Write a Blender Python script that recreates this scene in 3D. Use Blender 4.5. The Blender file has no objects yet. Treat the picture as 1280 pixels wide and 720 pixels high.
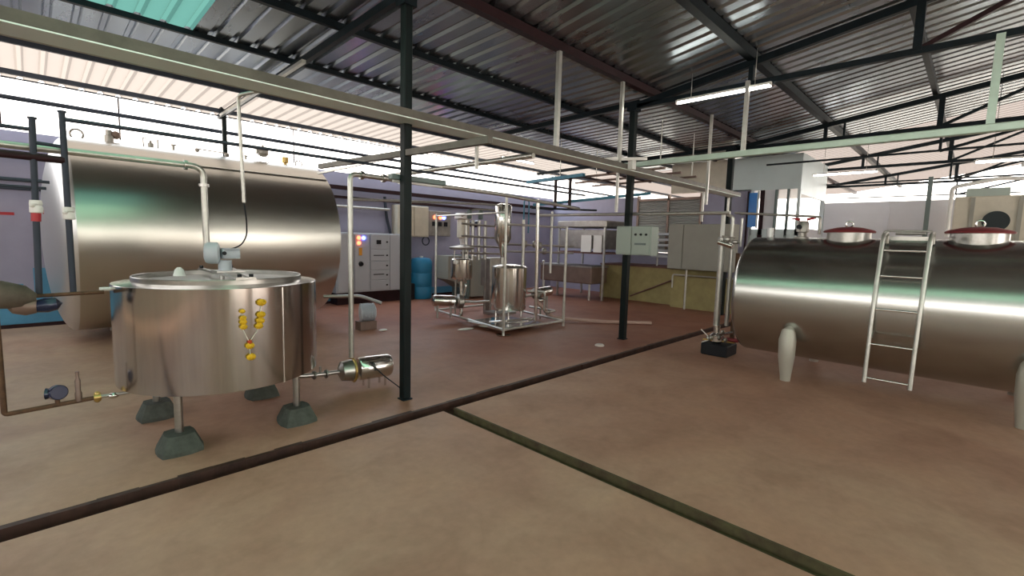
import bpy, math, random
from mathutils import Vector, Matrix
random.seed(7)
PI = math.pi
S = bpy.context.scene
COL = S.collection
WL = {}                                   # world location of each object

# ------------------------------------------------------------------ materials
def mat(name, col, rough=0.5, metal=0.0, noise=0.0, nscale=8.0, nstretch=(1, 1, 1), col2=None, bump=0.0, rnoise=0.0,
        emit=None, estr=0.0, aniso=0.0, alpha=None, trans=0.0, coat=0.0):
    m = bpy.data.materials.new(name)
    m.use_nodes = True
    nt = m.node_tree
    b = nt.nodes['Principled BSDF']
    c4 = (*col, 1)
    b.inputs['Base Color'].default_value = c4
    b.inputs['Roughness'].default_value = rough
    b.inputs['Metallic'].default_value = metal
    b.inputs['Anisotropic'].default_value = aniso
    b.inputs['Coat Weight'].default_value = coat
    b.inputs['Transmission Weight'].default_value = trans
    if emit:
        b.inputs['Emission Color'].default_value = (*emit, 1)
        b.inputs['Emission Strength'].default_value = estr
    if noise or bump or rnoise:
        tc = nt.nodes.new('ShaderNodeTexCoord')
        mp = nt.nodes.new('ShaderNodeMapping')
        mp.inputs['Scale'].default_value = nstretch
        nz = nt.nodes.new('ShaderNodeTexNoise')
        nz.inputs['Scale'].default_value = nscale
        nz.inputs['Detail'].default_value = 6
        nz.inputs['Roughness'].default_value = 0.6
        nt.links.new(tc.outputs['Object'], mp.inputs['Vector'])
        nt.links.new(mp.outputs['Vector'], nz.inputs['Vector'])
        if noise:
            rp = nt.nodes.new('ShaderNodeValToRGB')
            d = col2 if col2 else tuple(max(0, c * (1 - noise)) for c in col)
            rp.color_ramp.elements[0].position = 0.35
            rp.color_ramp.elements[1].position = 0.68
            rp.color_ramp.elements[0].color = (*d, 1)
            rp.color_ramp.elements[1].color = c4
            nt.links.new(nz.outputs['Fac'], rp.inputs['Fac'])
            nt.links.new(rp.outputs['Color'], b.inputs['Base Color'])
        if rnoise:
            mr = nt.nodes.new('ShaderNodeMapRange')
            mr.inputs['To Min'].default_value = max(0.02, rough - rnoise)
            mr.inputs['To Max'].default_value = rough + rnoise
            nt.links.new(nz.outputs['Fac'], mr.inputs['Value'])
            nt.links.new(mr.outputs['Result'], b.inputs['Roughness'])
        if bump:
            bp = nt.nodes.new('ShaderNodeBump')
            bp.inputs['Strength'].default_value = bump
            bp.inputs['Distance'].default_value = 0.01
            nt.links.new(nz.outputs['Fac'], bp.inputs['Height'])
            nt.links.new(bp.outputs['Normal'], b.inputs['Normal'])
    return m

M = dict(
    steel=mat('brushed_steel', (0.50, 0.495, 0.47), 0.30, 1.0, noise=0.12, nscale=3, nstretch=(1, 14, 14), rnoise=0.05),
    tank=mat('tank_steel', (0.60, 0.59, 0.54), 0.28, 1.0),
    tankb=mat('tank_steel_side', (0.50, 0.51, 0.49), 0.24, 1.0),
    vat=mat('vat_steel', (0.50, 0.475, 0.45), 0.16, 1.0, noise=0.10, nscale=3, nstretch=(9, 9, 0.6), rnoise=0.06, bump=0.02),
    polish=mat('polished_steel', (0.70, 0.69, 0.66), 0.16, 1.0),
    dullsteel=mat('dull_steel', (0.42, 0.40, 0.37), 0.42, 1.0, noise=0.25, nscale=6),
    cap=mat('tank_head_steel', (0.62, 0.63, 0.63), 0.38, 0.9),
    galv=mat('galvanised_pipe', (0.62, 0.62, 0.58), 0.38, 0.85, noise=0.18, nscale=12),
    greensteel=mat('pale_green_beam', (0.52, 0.66, 0.57), 0.40, 0.35, noise=0.15, nscale=5),
    traybrown=mat('shaded_tray_and_brown_bar', (0.16, 0.145, 0.125), 0.5, 0.4, noise=0.3, nscale=6),  # stands for shade on the tray side; the cross bar is really brown
    dark=mat('dark_blue_green_paint', (0.006, 0.014, 0.020), 0.5, 0.0, noise=0.4, nscale=9),
    darkgreen=mat('pole_paint', (0.006, 0.014, 0.015), 0.5, 0.0, noise=0.65, nscale=7, nstretch=(1, 1, 0.25)),
    maroon=mat('maroon_paint', (0.03, 0.011, 0.014), 0.5, 0.0, noise=0.3, nscale=8),
    rail=mat('dark_rail_paint', (0.045, 0.055, 0.075), 0.5, 0.2),
    rust=mat('rusty_pipe', (0.16, 0.085, 0.045), 0.65, 0.3, noise=0.5, nscale=25),
    brass=mat('brass', (0.55, 0.38, 0.14), 0.35, 0.9),
    black=mat('black_rubber', (0.015, 0.016, 0.02), 0.5),
    blackgloss=mat('black_gloss', (0.008, 0.018, 0.022), 0.6),
    navy=mat('navy_enamel', (0.012, 0.02, 0.06), 0.25, 0.2, coat=0.4),
    plinth=mat('mossy_concrete', (0.085, 0.098, 0.082), 0.9, noise=0.35, nscale=18, bump=0.4),
    petal=mat('marigold_yellow', (0.85, 0.52, 0.01), 0.7, noise=0.35, nscale=60),
    petalred=mat('marigold_red', (0.5, 0.06, 0.01), 0.7),
    thread=mat('thread', (0.75, 0.72, 0.62), 0.8),
    white=mat('white_paint', (0.80, 0.80, 0.78), 0.45),
    cream=mat('cream_paint', (0.62, 0.58, 0.48), 0.5, noise=0.12, nscale=5),
    greybox=mat('light_grey_enamel', (0.50, 0.54, 0.60), 0.4),
    palepanel=mat('pale_blue_grey_panel', (0.60, 0.70, 0.72), 0.4, 0.1, noise=0.08, nscale=2),
    panelgrn=mat('grey_green_enamel', (0.36, 0.43, 0.39), 0.4),
    greypanel=mat('warm_grey_panel', (0.31, 0.31, 0.27), 0.5, noise=0.08, nscale=3),
    lilacpanel=mat('lilac_white_panel', (0.76, 0.78, 0.84), 0.5, noise=0.06, nscale=1.5),
    yellow=mat('yellow_wall_paint', (0.40, 0.34, 0.15), 0.8, noise=0.22, nscale=4),
    ledge=mat('red_brown_ledge', (0.20, 0.10, 0.085), 0.7, noise=0.2, nscale=6),
    blue=mat('blue_plastic', (0.02, 0.22, 0.42), 0.4),
    bluepaint=mat('blue_steel_paint', (0.05, 0.20, 0.30), 0.4, 0.2),
    red=mat('red_paint', (0.42, 0.02, 0.03), 0.4),
    redrim=mat('dark_red_gasket', (0.22, 0.03, 0.035), 0.45),
    brown=mat('brown_steel', (0.24, 0.17, 0.14), 0.45, 0.5, noise=0.2, nscale=4),
    hose=mat('pinkish_hose', (0.52, 0.36, 0.30), 0.6),
    drainlid=mat('white_drain_lid', (0.7, 0.62, 0.58), 0.5),
    cloth=mat('worn_sheet', (0.13, 0.105, 0.08), 0.7, noise=0.4, nscale=9),
    shutter=mat('shutter_sheet', (0.42, 0.43, 0.42), 0.45, 0.4),
    redled=mat('red_lamp', (0.8, 0.1, 0.05), 0.4, emit=(1, 0.12, 0.05), estr=3.0),
    blueled=mat('blue_lamp', (0.1, 0.1, 0.9), 0.4, emit=(0.08, 0.12, 1), estr=5.0),
    tube=mat('lit_tube', (1, 1, 0.95), 0.4, emit=(1.0, 0.98, 0.88), estr=9.0),
    tubeoff=mat('tube_housing', (0.14, 0.19, 0.19), 0.4),
    orange=mat('orange_label', (0.75, 0.35, 0.03), 0.6),
    bluewin=mat('blue_window_film', (0.05, 0.26, 0.75), 0.2),
)

for k_ in ('dark', 'darkgreen', 'maroon', 'rail', 'black'):
    M[k_].node_tree.nodes['Principled BSDF'].inputs['Specular IOR Level'].default_value = 0.2

def ramp_noise(nt, vec, scale, c, pos, detail=6, rough=0.6, dist=0.0):
    nz = nt.nodes.new('ShaderNodeTexNoise')
    nz.inputs['Scale'].default_value = scale
    nz.inputs['Detail'].default_value = detail
    nz.inputs['Roughness'].default_value = rough
    nz.inputs['Distortion'].default_value = dist
    nt.links.new(vec, nz.inputs['Vector'])
    rp = nt.nodes.new('ShaderNodeValToRGB')
    els = rp.color_ramp.elements
    while len(els) < len(c):
        els.new(0.5)
    for e, cc, p in zip(els, c, pos):
        e.position = p
        e.color = (*cc, 1)
    nt.links.new(nz.outputs['Fac'], rp.inputs['Fac'])
    return nz, rp

def floor_material():
    m = bpy.data.materials.new('worn_red_concrete')
    m.use_nodes = True
    nt = m.node_tree
    b = nt.nodes['Principled BSDF']
    tc = nt.nodes.new('ShaderNodeTexCoord')
    v = tc.outputs['Object']
    _, big = ramp_noise(nt, v, 0.45, [(0.42, 0.225, 0.155), (0.475, 0.278, 0.195), (0.51, 0.322, 0.228)], (0.36, 0.50, 0.66), dist=0.6)
    _, med = ramp_noise(nt, v, 1.9, [(0.84, 0.80, 0.78), (1.0, 1.0, 1.0), (1.10, 1.10, 1.06)], (0.3, 0.5, 0.72), dist=0.5)
    _, fin = ramp_noise(nt, v, 14, [(0.86, 0.86, 0.86), (1.05, 1.05, 1.05)], (0.3, 0.7))
    m1 = nt.nodes.new('ShaderNodeMix'); m1.data_type = 'RGBA'; m1.blend_type = 'MULTIPLY'; m1.inputs['Factor'].default_value = 1
    nt.links.new(big.outputs['Color'], m1.inputs[6]); nt.links.new(med.outputs['Color'], m1.inputs[7])
    m2 = nt.nodes.new('ShaderNodeMix'); m2.data_type = 'RGBA'; m2.blend_type = 'MULTIPLY'; m2.inputs['Factor'].default_value = 0.7
    nt.links.new(m1.outputs[2], m2.inputs[6]); nt.links.new(fin.outputs['Color'], m2.inputs[7])
    # the far bay is stained redder, the bay by the left wall is greyer
    sep = nt.nodes.new('ShaderNodeSeparateXYZ')
    nt.links.new(v, sep.inputs[0])
    mr = nt.nodes.new('ShaderNodeMapRange')
    mr.inputs['From Min'].default_value = 2.0; mr.inputs['From Max'].default_value = 8.5
    nt.links.new(sep.outputs['X'], mr.inputs['Value'])
    red = nt.nodes.new('ShaderNodeMix'); red.data_type = 'RGBA'; red.blend_type = 'MULTIPLY'
    red.inputs[7].default_value = (0.80, 0.72, 0.68, 1)
    nt.links.new(mr.outputs['Result'], red.inputs['Factor'])
    nt.links.new(m2.outputs[2], red.inputs[6])
    mr2 = nt.nodes.new('ShaderNodeMapRange')
    mr2.inputs['From Min'].default_value = 2.2; mr2.inputs['From Max'].default_value = 0.2
    nt.links.new(sep.outputs['X'], mr2.inputs['Value'])
    mr3 = nt.nodes.new('ShaderNodeMapRange')
    mr3.inputs['From Min'].default_value = 3.2; mr3.inputs['From Max'].default_value = 4.6
    nt.links.new(sep.outputs['Y'], mr3.inputs['Value'])
    mu = nt.nodes.new('ShaderNodeMath'); mu.operation = 'MULTIPLY'
    nt.links.new(mr2.outputs['Result'], mu.inputs[0]); nt.links.new(mr3.outputs['Result'], mu.inputs[1])
    oli = nt.nodes.new('ShaderNodeMix'); oli.data_type = 'RGBA'; oli.blend_type = 'MULTIPLY'
    oli.inputs[7].default_value = (0.92, 1.02, 0.95, 1)
    nt.links.new(mu.outputs[0], oli.inputs['Factor'])
    # the bay with the process equipment is stained a deeper red brown
    def rng(out, a, b):
        q = nt.nodes.new('ShaderNodeMapRange'); q.inputs['From Min'].default_value = a; q.inputs['From Max'].default_value = b
        nt.links.new(out, q.inputs['Value']); return q.outputs['Result']
    mm = nt.nodes.new('ShaderNodeMath'); mm.operation = 'MULTIPLY'
    nt.links.new(rng(sep.outputs['X'], 1.0, 4.5), mm.inputs[0]); nt.links.new(rng(sep.outputs['Y'], 3.45, 3.75), mm.inputs[1])
    deep = nt.nodes.new('ShaderNodeMix'); deep.data_type = 'RGBA'; deep.blend_type = 'MULTIPLY'
    deep.inputs[7].default_value = (0.74, 0.56, 0.50, 1)
    nt.links.new(mm.outputs[0], deep.inputs['Factor']); nt.links.new(red.outputs[2], deep.inputs[6])
    nt.links.new(deep.outputs[2], oli.inputs[6])
    nt.links.new(oli.outputs[2], b.inputs['Base Color'])
    mr4 = nt.nodes.new('ShaderNodeMapRange')
    mr4.inputs['To Min'].default_value = 0.42; mr4.inputs['To Max'].default_value = 0.72
    nz, _r = ramp_noise(nt, v, 1.1, [(0, 0, 0), (1, 1, 1)], (0.3, 0.7))
    nt.links.new(nz.outputs['Fac'], mr4.inputs['Value'])
    nt.links.new(mr4.outputs['Result'], b.inputs['Roughness'])
    bp = nt.nodes.new('ShaderNodeBump'); bp.inputs['Strength'].default_value = 0.25; bp.inputs['Distance'].default_value = 0.01
    nt.links.new(fin.outputs['Color'], bp.inputs['Height'])
    nt.links.new(bp.outputs['Normal'], b.inputs['Normal'])
    return m
M['traybase'] = mat('tray_base_reflection', (0.80, 0.90, 0.86), 0.45, 0.3)  # pale tone stands for floor light reflected in the tray underside
M['legpaint'] = mat('pale_leg_metal', (0.52, 0.50, 0.44), 0.45, 0.4)
M['floor'] = floor_material()
M['drainred'] = mat('dark_red_drain', (0.07, 0.030, 0.020), 0.6, noise=0.5, nscale=9)
M['drainmoss'] = mat('mossy_drain', (0.10, 0.085, 0.035), 0.85, noise=0.6, nscale=9, nstretch=(1, 1, 1), col2=(0.06, 0.035, 0.018), bump=0.5)
M['roof'] = mat('galvanised_roof_sheet', (0.35, 0.395, 0.44), 0.27, 0.95, noise=0.10, nscale=0.8, nstretch=(1, 0.3, 1), rnoise=0.03)
M['lavender'] = mat('lavender_wall_paint', (0.35, 0.345, 0.46), 0.8, noise=0.10, nscale=2.0)
M['bandblue'] = mat('blue_wall_band', (0.09, 0.32, 0.52), 0.6, noise=0.2, nscale=3)
M['ground'] = mat('pale_earth', (0.45, 0.38, 0.30), 0.95, noise=0.3, nscale=0.6)
def sheet_mat(name, col):
    m = bpy.data.materials.new(name); m.use_nodes = True
    nt = m.node_tree; nt.nodes.clear()
    o = nt.nodes.new('ShaderNodeOutputMaterial')
    t = nt.nodes.new('ShaderNodeBsdfTranslucent'); t.inputs['Color'].default_value = (*col, 1)
    d = nt.nodes.new('ShaderNodeBsdfDiffuse'); d.inputs['Color'].default_value = (*[min(.8, c * 1.2) for c in col], 1)
    x = nt.nodes.new('ShaderNodeMixShader'); x.inputs[0].default_value = 0.25
    nt.links.new(t.outputs[0], x.inputs[1]); nt.links.new(d.outputs[0], x.inputs[2]); nt.links.new(x.outputs[0], o.inputs[0])
    return m
M['skylight'] = sheet_mat('green_skylight_sheet', (0.15, 0.27, 0.18))
M['skydim'] = sheet_mat('teal_glow_sheet', (0.035, 0.085, 0.070))  # dim teal sheet put in for the soft glow on the roof
M['eavesheet'] = sheet_mat('eave_glare_sheet', (0.18, 0.148, 0.125))  # stands in for outdoor glare reflected by the metal eave sheets
M['farsheet'] = sheet_mat('far_roof_glare_sheet', (0.15, 0.120, 0.102))  # stands in for outdoor glare reflected by the far metal roof

# ------------------------------------------------------------------ mesh kit
def V(*a):
    return Vector(a)
def frame(d):
    d = Vector(d).normalized()
    up = V(0, 0, 1) if abs(d.z) < 0.9 else V(0, 1, 0)
    a = d.cross(up).normalized()
    return a, a.cross(d).normalized(), d

class MB:
    def __init__(s):
        s.v = []; s.f = []; s.sm = []
    def add(s, vs, fs, sm=False):
        n = len(s.v)
        s.v += [Vector(p) for p in vs]
        for i, f in enumerate(fs):
            s.f.append([n + k for k in f])
            s.sm.append(sm if isinstance(sm, bool) else sm[i])
        return s
    def box(s, x0, x1, y0, y1, z0, z1, ch=0.0):
        if ch <= 0:
            vs = [(x, y, z) for z in (z0, z1) for y in (y0, y1) for x in (x0, x1)]
            return s.add(vs, [(0, 2, 3, 1), (4, 5, 7, 6), (0, 1, 5, 4), (2, 6, 7, 3), (0, 4, 6, 2), (1, 3, 7, 5)])
        c = ch
        def ring(z, i):
            return [(x0 + c + i, y0 + i, z), (x1 - c - i, y0 + i, z), (x1 - i, y0 + c + i, z), (x1 - i, y1 - c - i, z),
                    (x1 - c - i, y1 - i, z), (x0 + c + i, y1 - i, z), (x0 + i, y1 - c - i, z), (x0 + i, y0 + c + i, z)]
        vs = ring(z0, c * .7) + ring(z0 + c, 0) + ring(z1 - c, 0) + ring(z1, c * .7)
        fs = [tuple(range(7, -1, -1)), tuple(range(24, 32))]
        for r in range(3):
            for k in range(8):
                a, b2 = r * 8 + k, r * 8 + (k + 1) % 8
                fs.append((a, b2, b2 + 8, a + 8))
        return s.add(vs, fs)
    def bar(s, p0, p1, w, h=None, up=None):
        h = h or w
        p0, p1 = Vector(p0), Vector(p1)
        a, u, d = frame(p1 - p0)
        if up is not None:
            u = Vector(up); u = (u - d * u.dot(d)).normalized(); a = d.cross(u)
        vs = []
        for p in (p0, p1):
            for i, j in ((-1, -1), (1, -1), (1, 1), (-1, 1)):
                vs.append(p + a * (w / 2 * i) + u * (h / 2 * j))
        return s.add(vs, [(0, 1, 2, 3), (7, 6, 5, 4), (0, 4, 5, 1), (1, 5, 6, 2), (2, 6, 7, 3), (3, 7, 4, 0)])
    def angle(s, p0, p1, w, t=0.006, up=None):
        p0, p1 = Vector(p0), Vector(p1)
        a, u, d = frame(p1 - p0)
        s.bar(p0 + a * (w / 2), p1 + a * (w / 2), t, w)
        s.bar(p0 - u * (w / 2), p1 - u * (w / 2), w, t)
        return s
    def tube(s, pts, r, seg=12, cap=True):
        pts = [Vector(p) for p in pts]
        rr = r if isinstance(r, (list, tuple)) else [r] * len(pts)
        d0 = (pts[1] - pts[0]).normalized()
        a, u, _ = frame(d0)
        vs = []
        for i, p in enumerate(pts):
            d = ((pts[i + 1] - p).normalized() if i < len(pts) - 1 else V(0, 0, 0)) + ((p - pts[i - 1]).normalized() if i else V(0, 0, 0))
            if d.length < 1e-6: d = pts[i] - pts[i - 1]
            d.normalize()
            a = (a - d * a.dot(d)).normalized()
            u = a.cross(d).normalized()
            for k in range(seg):
                t = 2 * PI * k / seg
                vs.append(p + a * (math.cos(t) * rr[i]) + u * (math.sin(t) * rr[i]))
        fs = []; sm = []
        for i in range(len(pts) - 1):
            for k in range(seg):
                b = i * seg; k2 = (k + 1) % seg
                fs.append((b + k, b + seg + k, b + seg + k2, b + k2)); sm.append(True)
        if cap:
            fs.append(tuple(range(seg))); fs.append(tuple((len(pts) - 1) * seg + k for k in range(seg - 1, -1, -1))); sm += [False, False]
        return s.add(vs, fs, sm)
    def lathe(s, prof, o, axis=(0, 0, 1), seg=48, sharp=False):
        """prof: (r, h) pairs along the axis from o"""
        o = Vector(o); a, u, d = frame(axis)
        vs = []
        for r, h in prof:
            for k in range(seg):
                t = 2 * PI * k / seg
                vs.append(o + d * h + a * (math.cos(t) * max(r, 1e-4)) + u * (math.sin(t) * max(r, 1e-4)))
        fs = []; sm = []
        for i in range(len(prof) - 1):
            for k in range(seg):
                k2 = (k + 1) % seg
                fs.append((i * seg + k, i * seg + k2, (i + 1) * seg + k2, (i + 1) * seg + k)); sm.append(not sharp)
        if prof[0][0] > 1e-3: fs.append(tuple(range(seg - 1, -1, -1))); sm.append(False)
        if prof[-1][0] > 1e-3: fs.append(tuple((len(prof) - 1) * seg + k for k in range(seg))); sm.append(False)
        return s.add(vs, fs, sm)
    def ball(s, c, r, seg=12, sq=(1, 1, 1)):
        prof = [(math.sin(PI * i / 8) * r, -math.cos(PI * i / 8) * r) for i in range(9)]
        t = MB().lathe(prof, (0, 0, 0), seg=seg)
        return s.add([Vector((p.x * sq[0], p.y * sq[1], p.z * sq[2])) + Vector(c) for p in t.v], t.f, t.sm)
    def ring(s, c, axis, R, r, seg=24, arc=(0, 2 * PI)):
        a, u, d = frame(axis); c = Vector(c)
        n = seg
        pts = [c + a * (R * math.cos(arc[0] + (arc[1] - arc[0]) * i / n)) + u * (R * math.sin(arc[0] + (arc[1] - arc[0]) * i / n)) for i in range(n + 1)]
        return s.tube(pts, r, 8)
    def build(s, name, material, parent=None, loc=None):
        me = bpy.data.meshes.new(name)
        if parent is not None:
            o = WL[parent.name]
        elif loc is not None:
            o = Vector(loc)
        else:
            xs = [p.x for p in s.v]; ys = [p.y for p in s.v]; zs = [p.z for p in s.v]
            o = V((min(xs) + max(xs)) / 2, (min(ys) + max(ys)) / 2, min(zs))
        me.from_pydata([p - o for p in s.v], [], s.f)
        me.update()
        me.materials.append(M[material] if isinstance(material, str) else material)
        for p, k in zip(me.polygons, s.sm):
            p.use_smooth = k
        import bmesh
        bm = bmesh.new(); bm.from_mesh(me)
        bmesh.ops.recalc_face_normals(bm, faces=bm.faces)
        if any(s.sm):
            for e in bm.edges:
                if len(e.link_faces) == 2 and e.calc_face_angle(0) > 0.6: e.smooth = False
        bm.to_mesh(me); bm.free()
        ob = bpy.data.objects.new(name, me); COL.objects.link(ob)
        if parent is not None:
            ob.parent = parent
        else:
            ob.location = o
        WL[ob.name] = o
        return ob

def tag(o, label, cat, group=None, kind=None):
    o['label'] = label; o['category'] = cat
    if group: o['group'] = group
    if kind: o['kind'] = kind
    return o
def thing(name, loc, label, cat, group=None):
    o = bpy.data.objects.new(name, None); COL.objects.link(o)
    o.empty_display_size = 0.1
    o.location = loc; WL[o.name] = Vector(loc)
    return tag(o, label, cat, group)
def struct(name, mb, material, parent=None, label=None):
    o = mb.build(name, material, parent)
    if parent is None: o['kind'] = 'structure'
    if label: o['label'] = label
    return o
def bend(pts, r=0.08, n=5):
    """round the corners of a polyline"""
    pts = [Vector(p) for p in pts]
    out = [pts[0]]
    for i in range(1, len(pts) - 1):
        a, b, c = pts[i - 1], pts[i], pts[i + 1]
        d0 = (a - b); d1 = (c - b)
        q = min(r, d0.length * .45, d1.length * .45)
        p0 = b + d0.normalized() * q; p1 = b + d1.normalized() * q
        for k in range(n + 1):
            t = k / n
            out.append(p0 * (1 - t) ** 2 + b * (2 * t * (1 - t)) + p1 * t * t)
    out.append(pts[-1])
    return out

# ================================================================== THE SETTING
XL, XR, YF, YB = -6.0, 24.0, -8.0, 10.8
# floor with real recessed channels
def floor_mesh():
    m = MB()
    def top(x0, x1, y0, y1):
        m.box(x0, x1, y0, y1, -0.12, 0)
    top(XL, XR, 3.595, YB)
    top(XL, 2.62, YF, 3.41)
    top(2.76, XR, YF, 3.41)
    return m
floor_mesh().build('floor', 'floor', None, (0, 0, 0))['kind'] = 'structure'
t1 = MB(); t1.box(XL, XR, 3.41, 3.595, -0.12, -0.085)
random.seed(3)
for k in range(150):                                 # ragged, dark lip on the far side
    x = XL + k * 0.2
    t1.box(x, x + .2, 3.57 - random.uniform(0, .012), 3.595 + random.uniform(0, .022), -0.12, 0.002)
random.seed(7)
for x in range(40):
    pass
struct('trim_1', t1, 'drainred', label='dark red-brown drain channel running the length of the floor')
t2 = MB(); t2.box(2.622, 2.758, YF, 3.41, -0.12, -0.06); t2.box(2.742, 2.764, YF, 3.41, -0.12, 0.002)
struct('trim_2', t2, 'drainmoss', label='mossy drain channel branching off towards the viewer')
struct('ground', MB().box(-60, 90, -60, 80, -0.3, -0.12), 'ground')

# back wall (y = 10.8) with a blue band at its foot
wb = MB(); wb.box(XL, 13.0, YB, YB + 0.2, 0, 3.08)
struct('wall_back', wb, 'lavender')
struct('baseboard_back', MB().box(XL, 5.4, YB - 0.012, YB, 0.06, 0.52).box(5.4, 11.5, YB - 0.012, YB, 0.06, 0.24), 'bandblue', label='blue painted band along the foot of the wall')
struct('trim_3', MB().box(XL, 11.5, YB - 0.03, YB, 0.0, 0.06), 'maroon', label='dark skirting under the blue band')
tag(MB().box(-0.9, -0.14, YB - 0.008, YB, 1.78, 1.825).build('painted_stripe', 'red'), 'short red stripe painted on the lavender wall left of the big tank', 'stripe')
tag(MB().box(0.02, 0.30, YB - 0.006, YB, 0.5, 0.95).box(-0.6, -0.1, YB - 0.006, YB, 0.52, 0.7).build('blue_reflection_patch', 'bandblue'), 'pale blue patches low on the wall, standing for blue reflected at the tank end', 'blue_patch')  # blue set where the tank end shows a blue reflection

# side wall behind (left) and front wall behind the viewer: openings to the yard
wl = MB(); wl.box(XL - 0.2, XL, YF, YB, 0, 2.75); wl.box(XL - 0.2, XL, 7.5, YB, 2.75, 3.7)
struct('wall_left', wl, 'cream')
wf = MB()
for a, b in ((XL, 1.0), (2.5, 4.6), (9.5, XR)): wf.box(a, b, YF - 0.2, YF, 0, 3.2)
wf.box(XL, XR, YF - 0.2, YF, 2.8, 3.2)
struct('wall_front', wf, 'cream')

# roof sheets: trapezoid ribs running down the slope (along y)
def zroof(y):
    if y > 4.0: return 3.93 - 0.024 * (y - 4.0)
    if y > -2.0: return 3.93 + 0.152 * (4.0 - y)
    return 3.93 + 0.152 * 6 - 0.152 * (-2.0 - y)
def roof_mesh(x0, x1, ys, pitch=0.225):
    m = MB(); prof = []
    x = x0
    while x < x1 - 1e-6:
        prof += [(x, 0), (x + pitch * .62, 0), (x + pitch * .72, 0.032), (x + pitch * .90, 0.032)]
        if pitch: x += pitch
    prof.append((x1, 0))
    vs = []; n = len(prof)
    for y in ys:
        z = zroof(y)
        for (px, h) in prof: vs.append((px, y, z + h))
    fs = []
    for j in range(len(ys) - 1):
        for i in range(n - 1):
            a = j * n + i
            fs.append((a, a + 1, a + 1 + n, a + n))
    m.add(vs, fs)
    return m
SX0, SX1, FX = XL + 0.225 * 25, XL + 0.225 * 33, XL + 0.225 * 88      # skylight strip, start of the glare sheets on the far roof
YSIDE = [8.36, 6.58, 5.1, 4.0, -2.0, YF - 0.4]
rf = roof_mesh(XL, SX0, YSIDE)
for a, b, ys in ((SX0, SX1, [8.36, 6.58]), (SX1, FX, YSIDE)):
    r3 = roof_mesh(a, b, ys); rf.add(r3.v, r3.f)
struct('ceiling', rf, 'roof')
struct('window_1', roof_mesh(SX0, SX1, [5.1, 4.0, -2.0, YF - 0.4]), 'skylight', label='strip of green translucent roof sheets')
struct('teal_roof_glow', roof_mesh(SX0, SX1, [6.58, 5.1]), 'skydim', label='dim teal translucent sheets added for the glow on the roof')
struct('eave_roof_glare', roof_mesh(XL, FX, [10.35, 8.36]), 'eavesheet', label='cream translucent sheets standing in for glare on the eave roof')
struct('far_roof_glare', roof_mesh(FX, XR, [10.35, 4.0, -2.0, YF - 0.4]), 'farsheet', label='salmon translucent sheets standing in for glare on the far roof')

# ================================================================== ROOF STEEL
PG = 'purlins under the corrugated roof'
def purlin(y, w, h, m, label, drop=0.0):
    o = MB().bar((XL, y, zroof(y) - h / 2 - drop), (XR - 0.02, y, zroof(y) - h / 2 - drop), w, h, up=(0, 0, 1)).build('roof_purlin', m)
    tag(o, label, 'purlin', PG)
purlin(3.78, 0.09, 0.10, 'maroon', 'thick reddish purlin running over the tops of the black columns')
purlin(5.18, 0.055, 0.07, 'dark', 'dark green purlin, first one left of the column line')
purlin(6.58, 0.05, 0.06, 'dark', 'dark purlin with bright sheet gaps, second one left of the column line')
purlin(8.36, 0.05, 0.07, 'rail', 'dark purlin over the big left tank with bright light showing at its ribs')
purlin(9.86, 0.05, 0.07, 'rail', 'outermost purlin at the eave above the bright opening')
purlin(2.36, 0.10, 0.12, 'dark', 'heavy dark purlin crossing the roof above the lit tube lamp')
purlin(0.76, 0.07, 0.10, 'dark', 'dark purlin near the king posts above the ladder tank')
purlin(-0.85, 0.07, 0.10, 'dark', 'dark purlin nearest the ridge at the right edge')

TG = 'steel trusses across the shed'
TL = ['roof truss over the nearest column, its left rafter running down to the eave',
      'roof truss in the middle of the shed meeting the second column',
      'roof truss over the third column behind the pale green beam',
      'fourth roof truss from the viewer, in front of the glowing far roof',
      'farthest roof truss, faint against the glowing far roof']
for i, x in enumerate((2.53, 6.88, 11.23, 15.58, 19.93)):
    t = thing('roof_truss', (x, 4.0, 3.70), TL[i], 'truss', TG)
    zr = lambda y: zroof(y) - 0.15
    MB().bar((x, 4.05, zr(4.05)), (x, -2.0, zr(-2)), 0.07, 0.09, up=(0, 0, 1)).build('rafter', 'dark', t)
    if x < 12:
        MB().bar((x, 4.0, zroof(4) - 0.11), (x, 10.0, zroof(10) - 0.11), 0.06, 0.08, up=(0, 0, 1)).build('rafter', 'dark', t)
    else:
        MB().bar((x, 4.0, zroof(4) - 0.11), (x, 6.0, zroof(6) - 0.11), 0.06, 0.08, up=(0, 0, 1)).build('rafter', 'dark', t)
    if i > 0:
        MB().bar((x, 4.02, 3.76), (x, -3.6, 3.76), 0.07, 0.07, up=(0, 0, 1)).build('bottom_chord', 'dark', t)
        MB().bar((x, 0.66, 3.76), (x, 0.66, zr(0.66)), 0.08, 0.08).build('king_post', 'dark', t)
        for y in (2.36, 2.05):
            if y == 2.05 and i == 1: continue
            MB().bar((x, y, 3.76), (x, y, zr(y)), 0.06 if y > 2.1 else 0.035).build('strut', 'dark', t)
        MB().bar((x, 0.62, 3.79), (x, -1.0, zr(-1.0)), 0.05).build('web_diagonal', 'maroon' if i == 1 else 'dark', t)
        if i > 1:
            MB().bar((x, 0.62, 3.76), (x, 0.62, 3.35), 0.04).build('drop_strut', 'dark', t)
            MB().bar((x, 0.62, 3.35), (x, -0.9, 3.76), 0.045).build('web_diagonal', 'dark', t)
            MB().bar((x, 3.4, 3.36), (x, -1.5, 3.36), 0.035).build('tie_bar', 'dark', t)
    else:
        MB().bar((x, 4.02, 3.80), (x, 2.9, zr(2.9)), 0.05).build('gusset_bar', 'dark', t)

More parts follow.
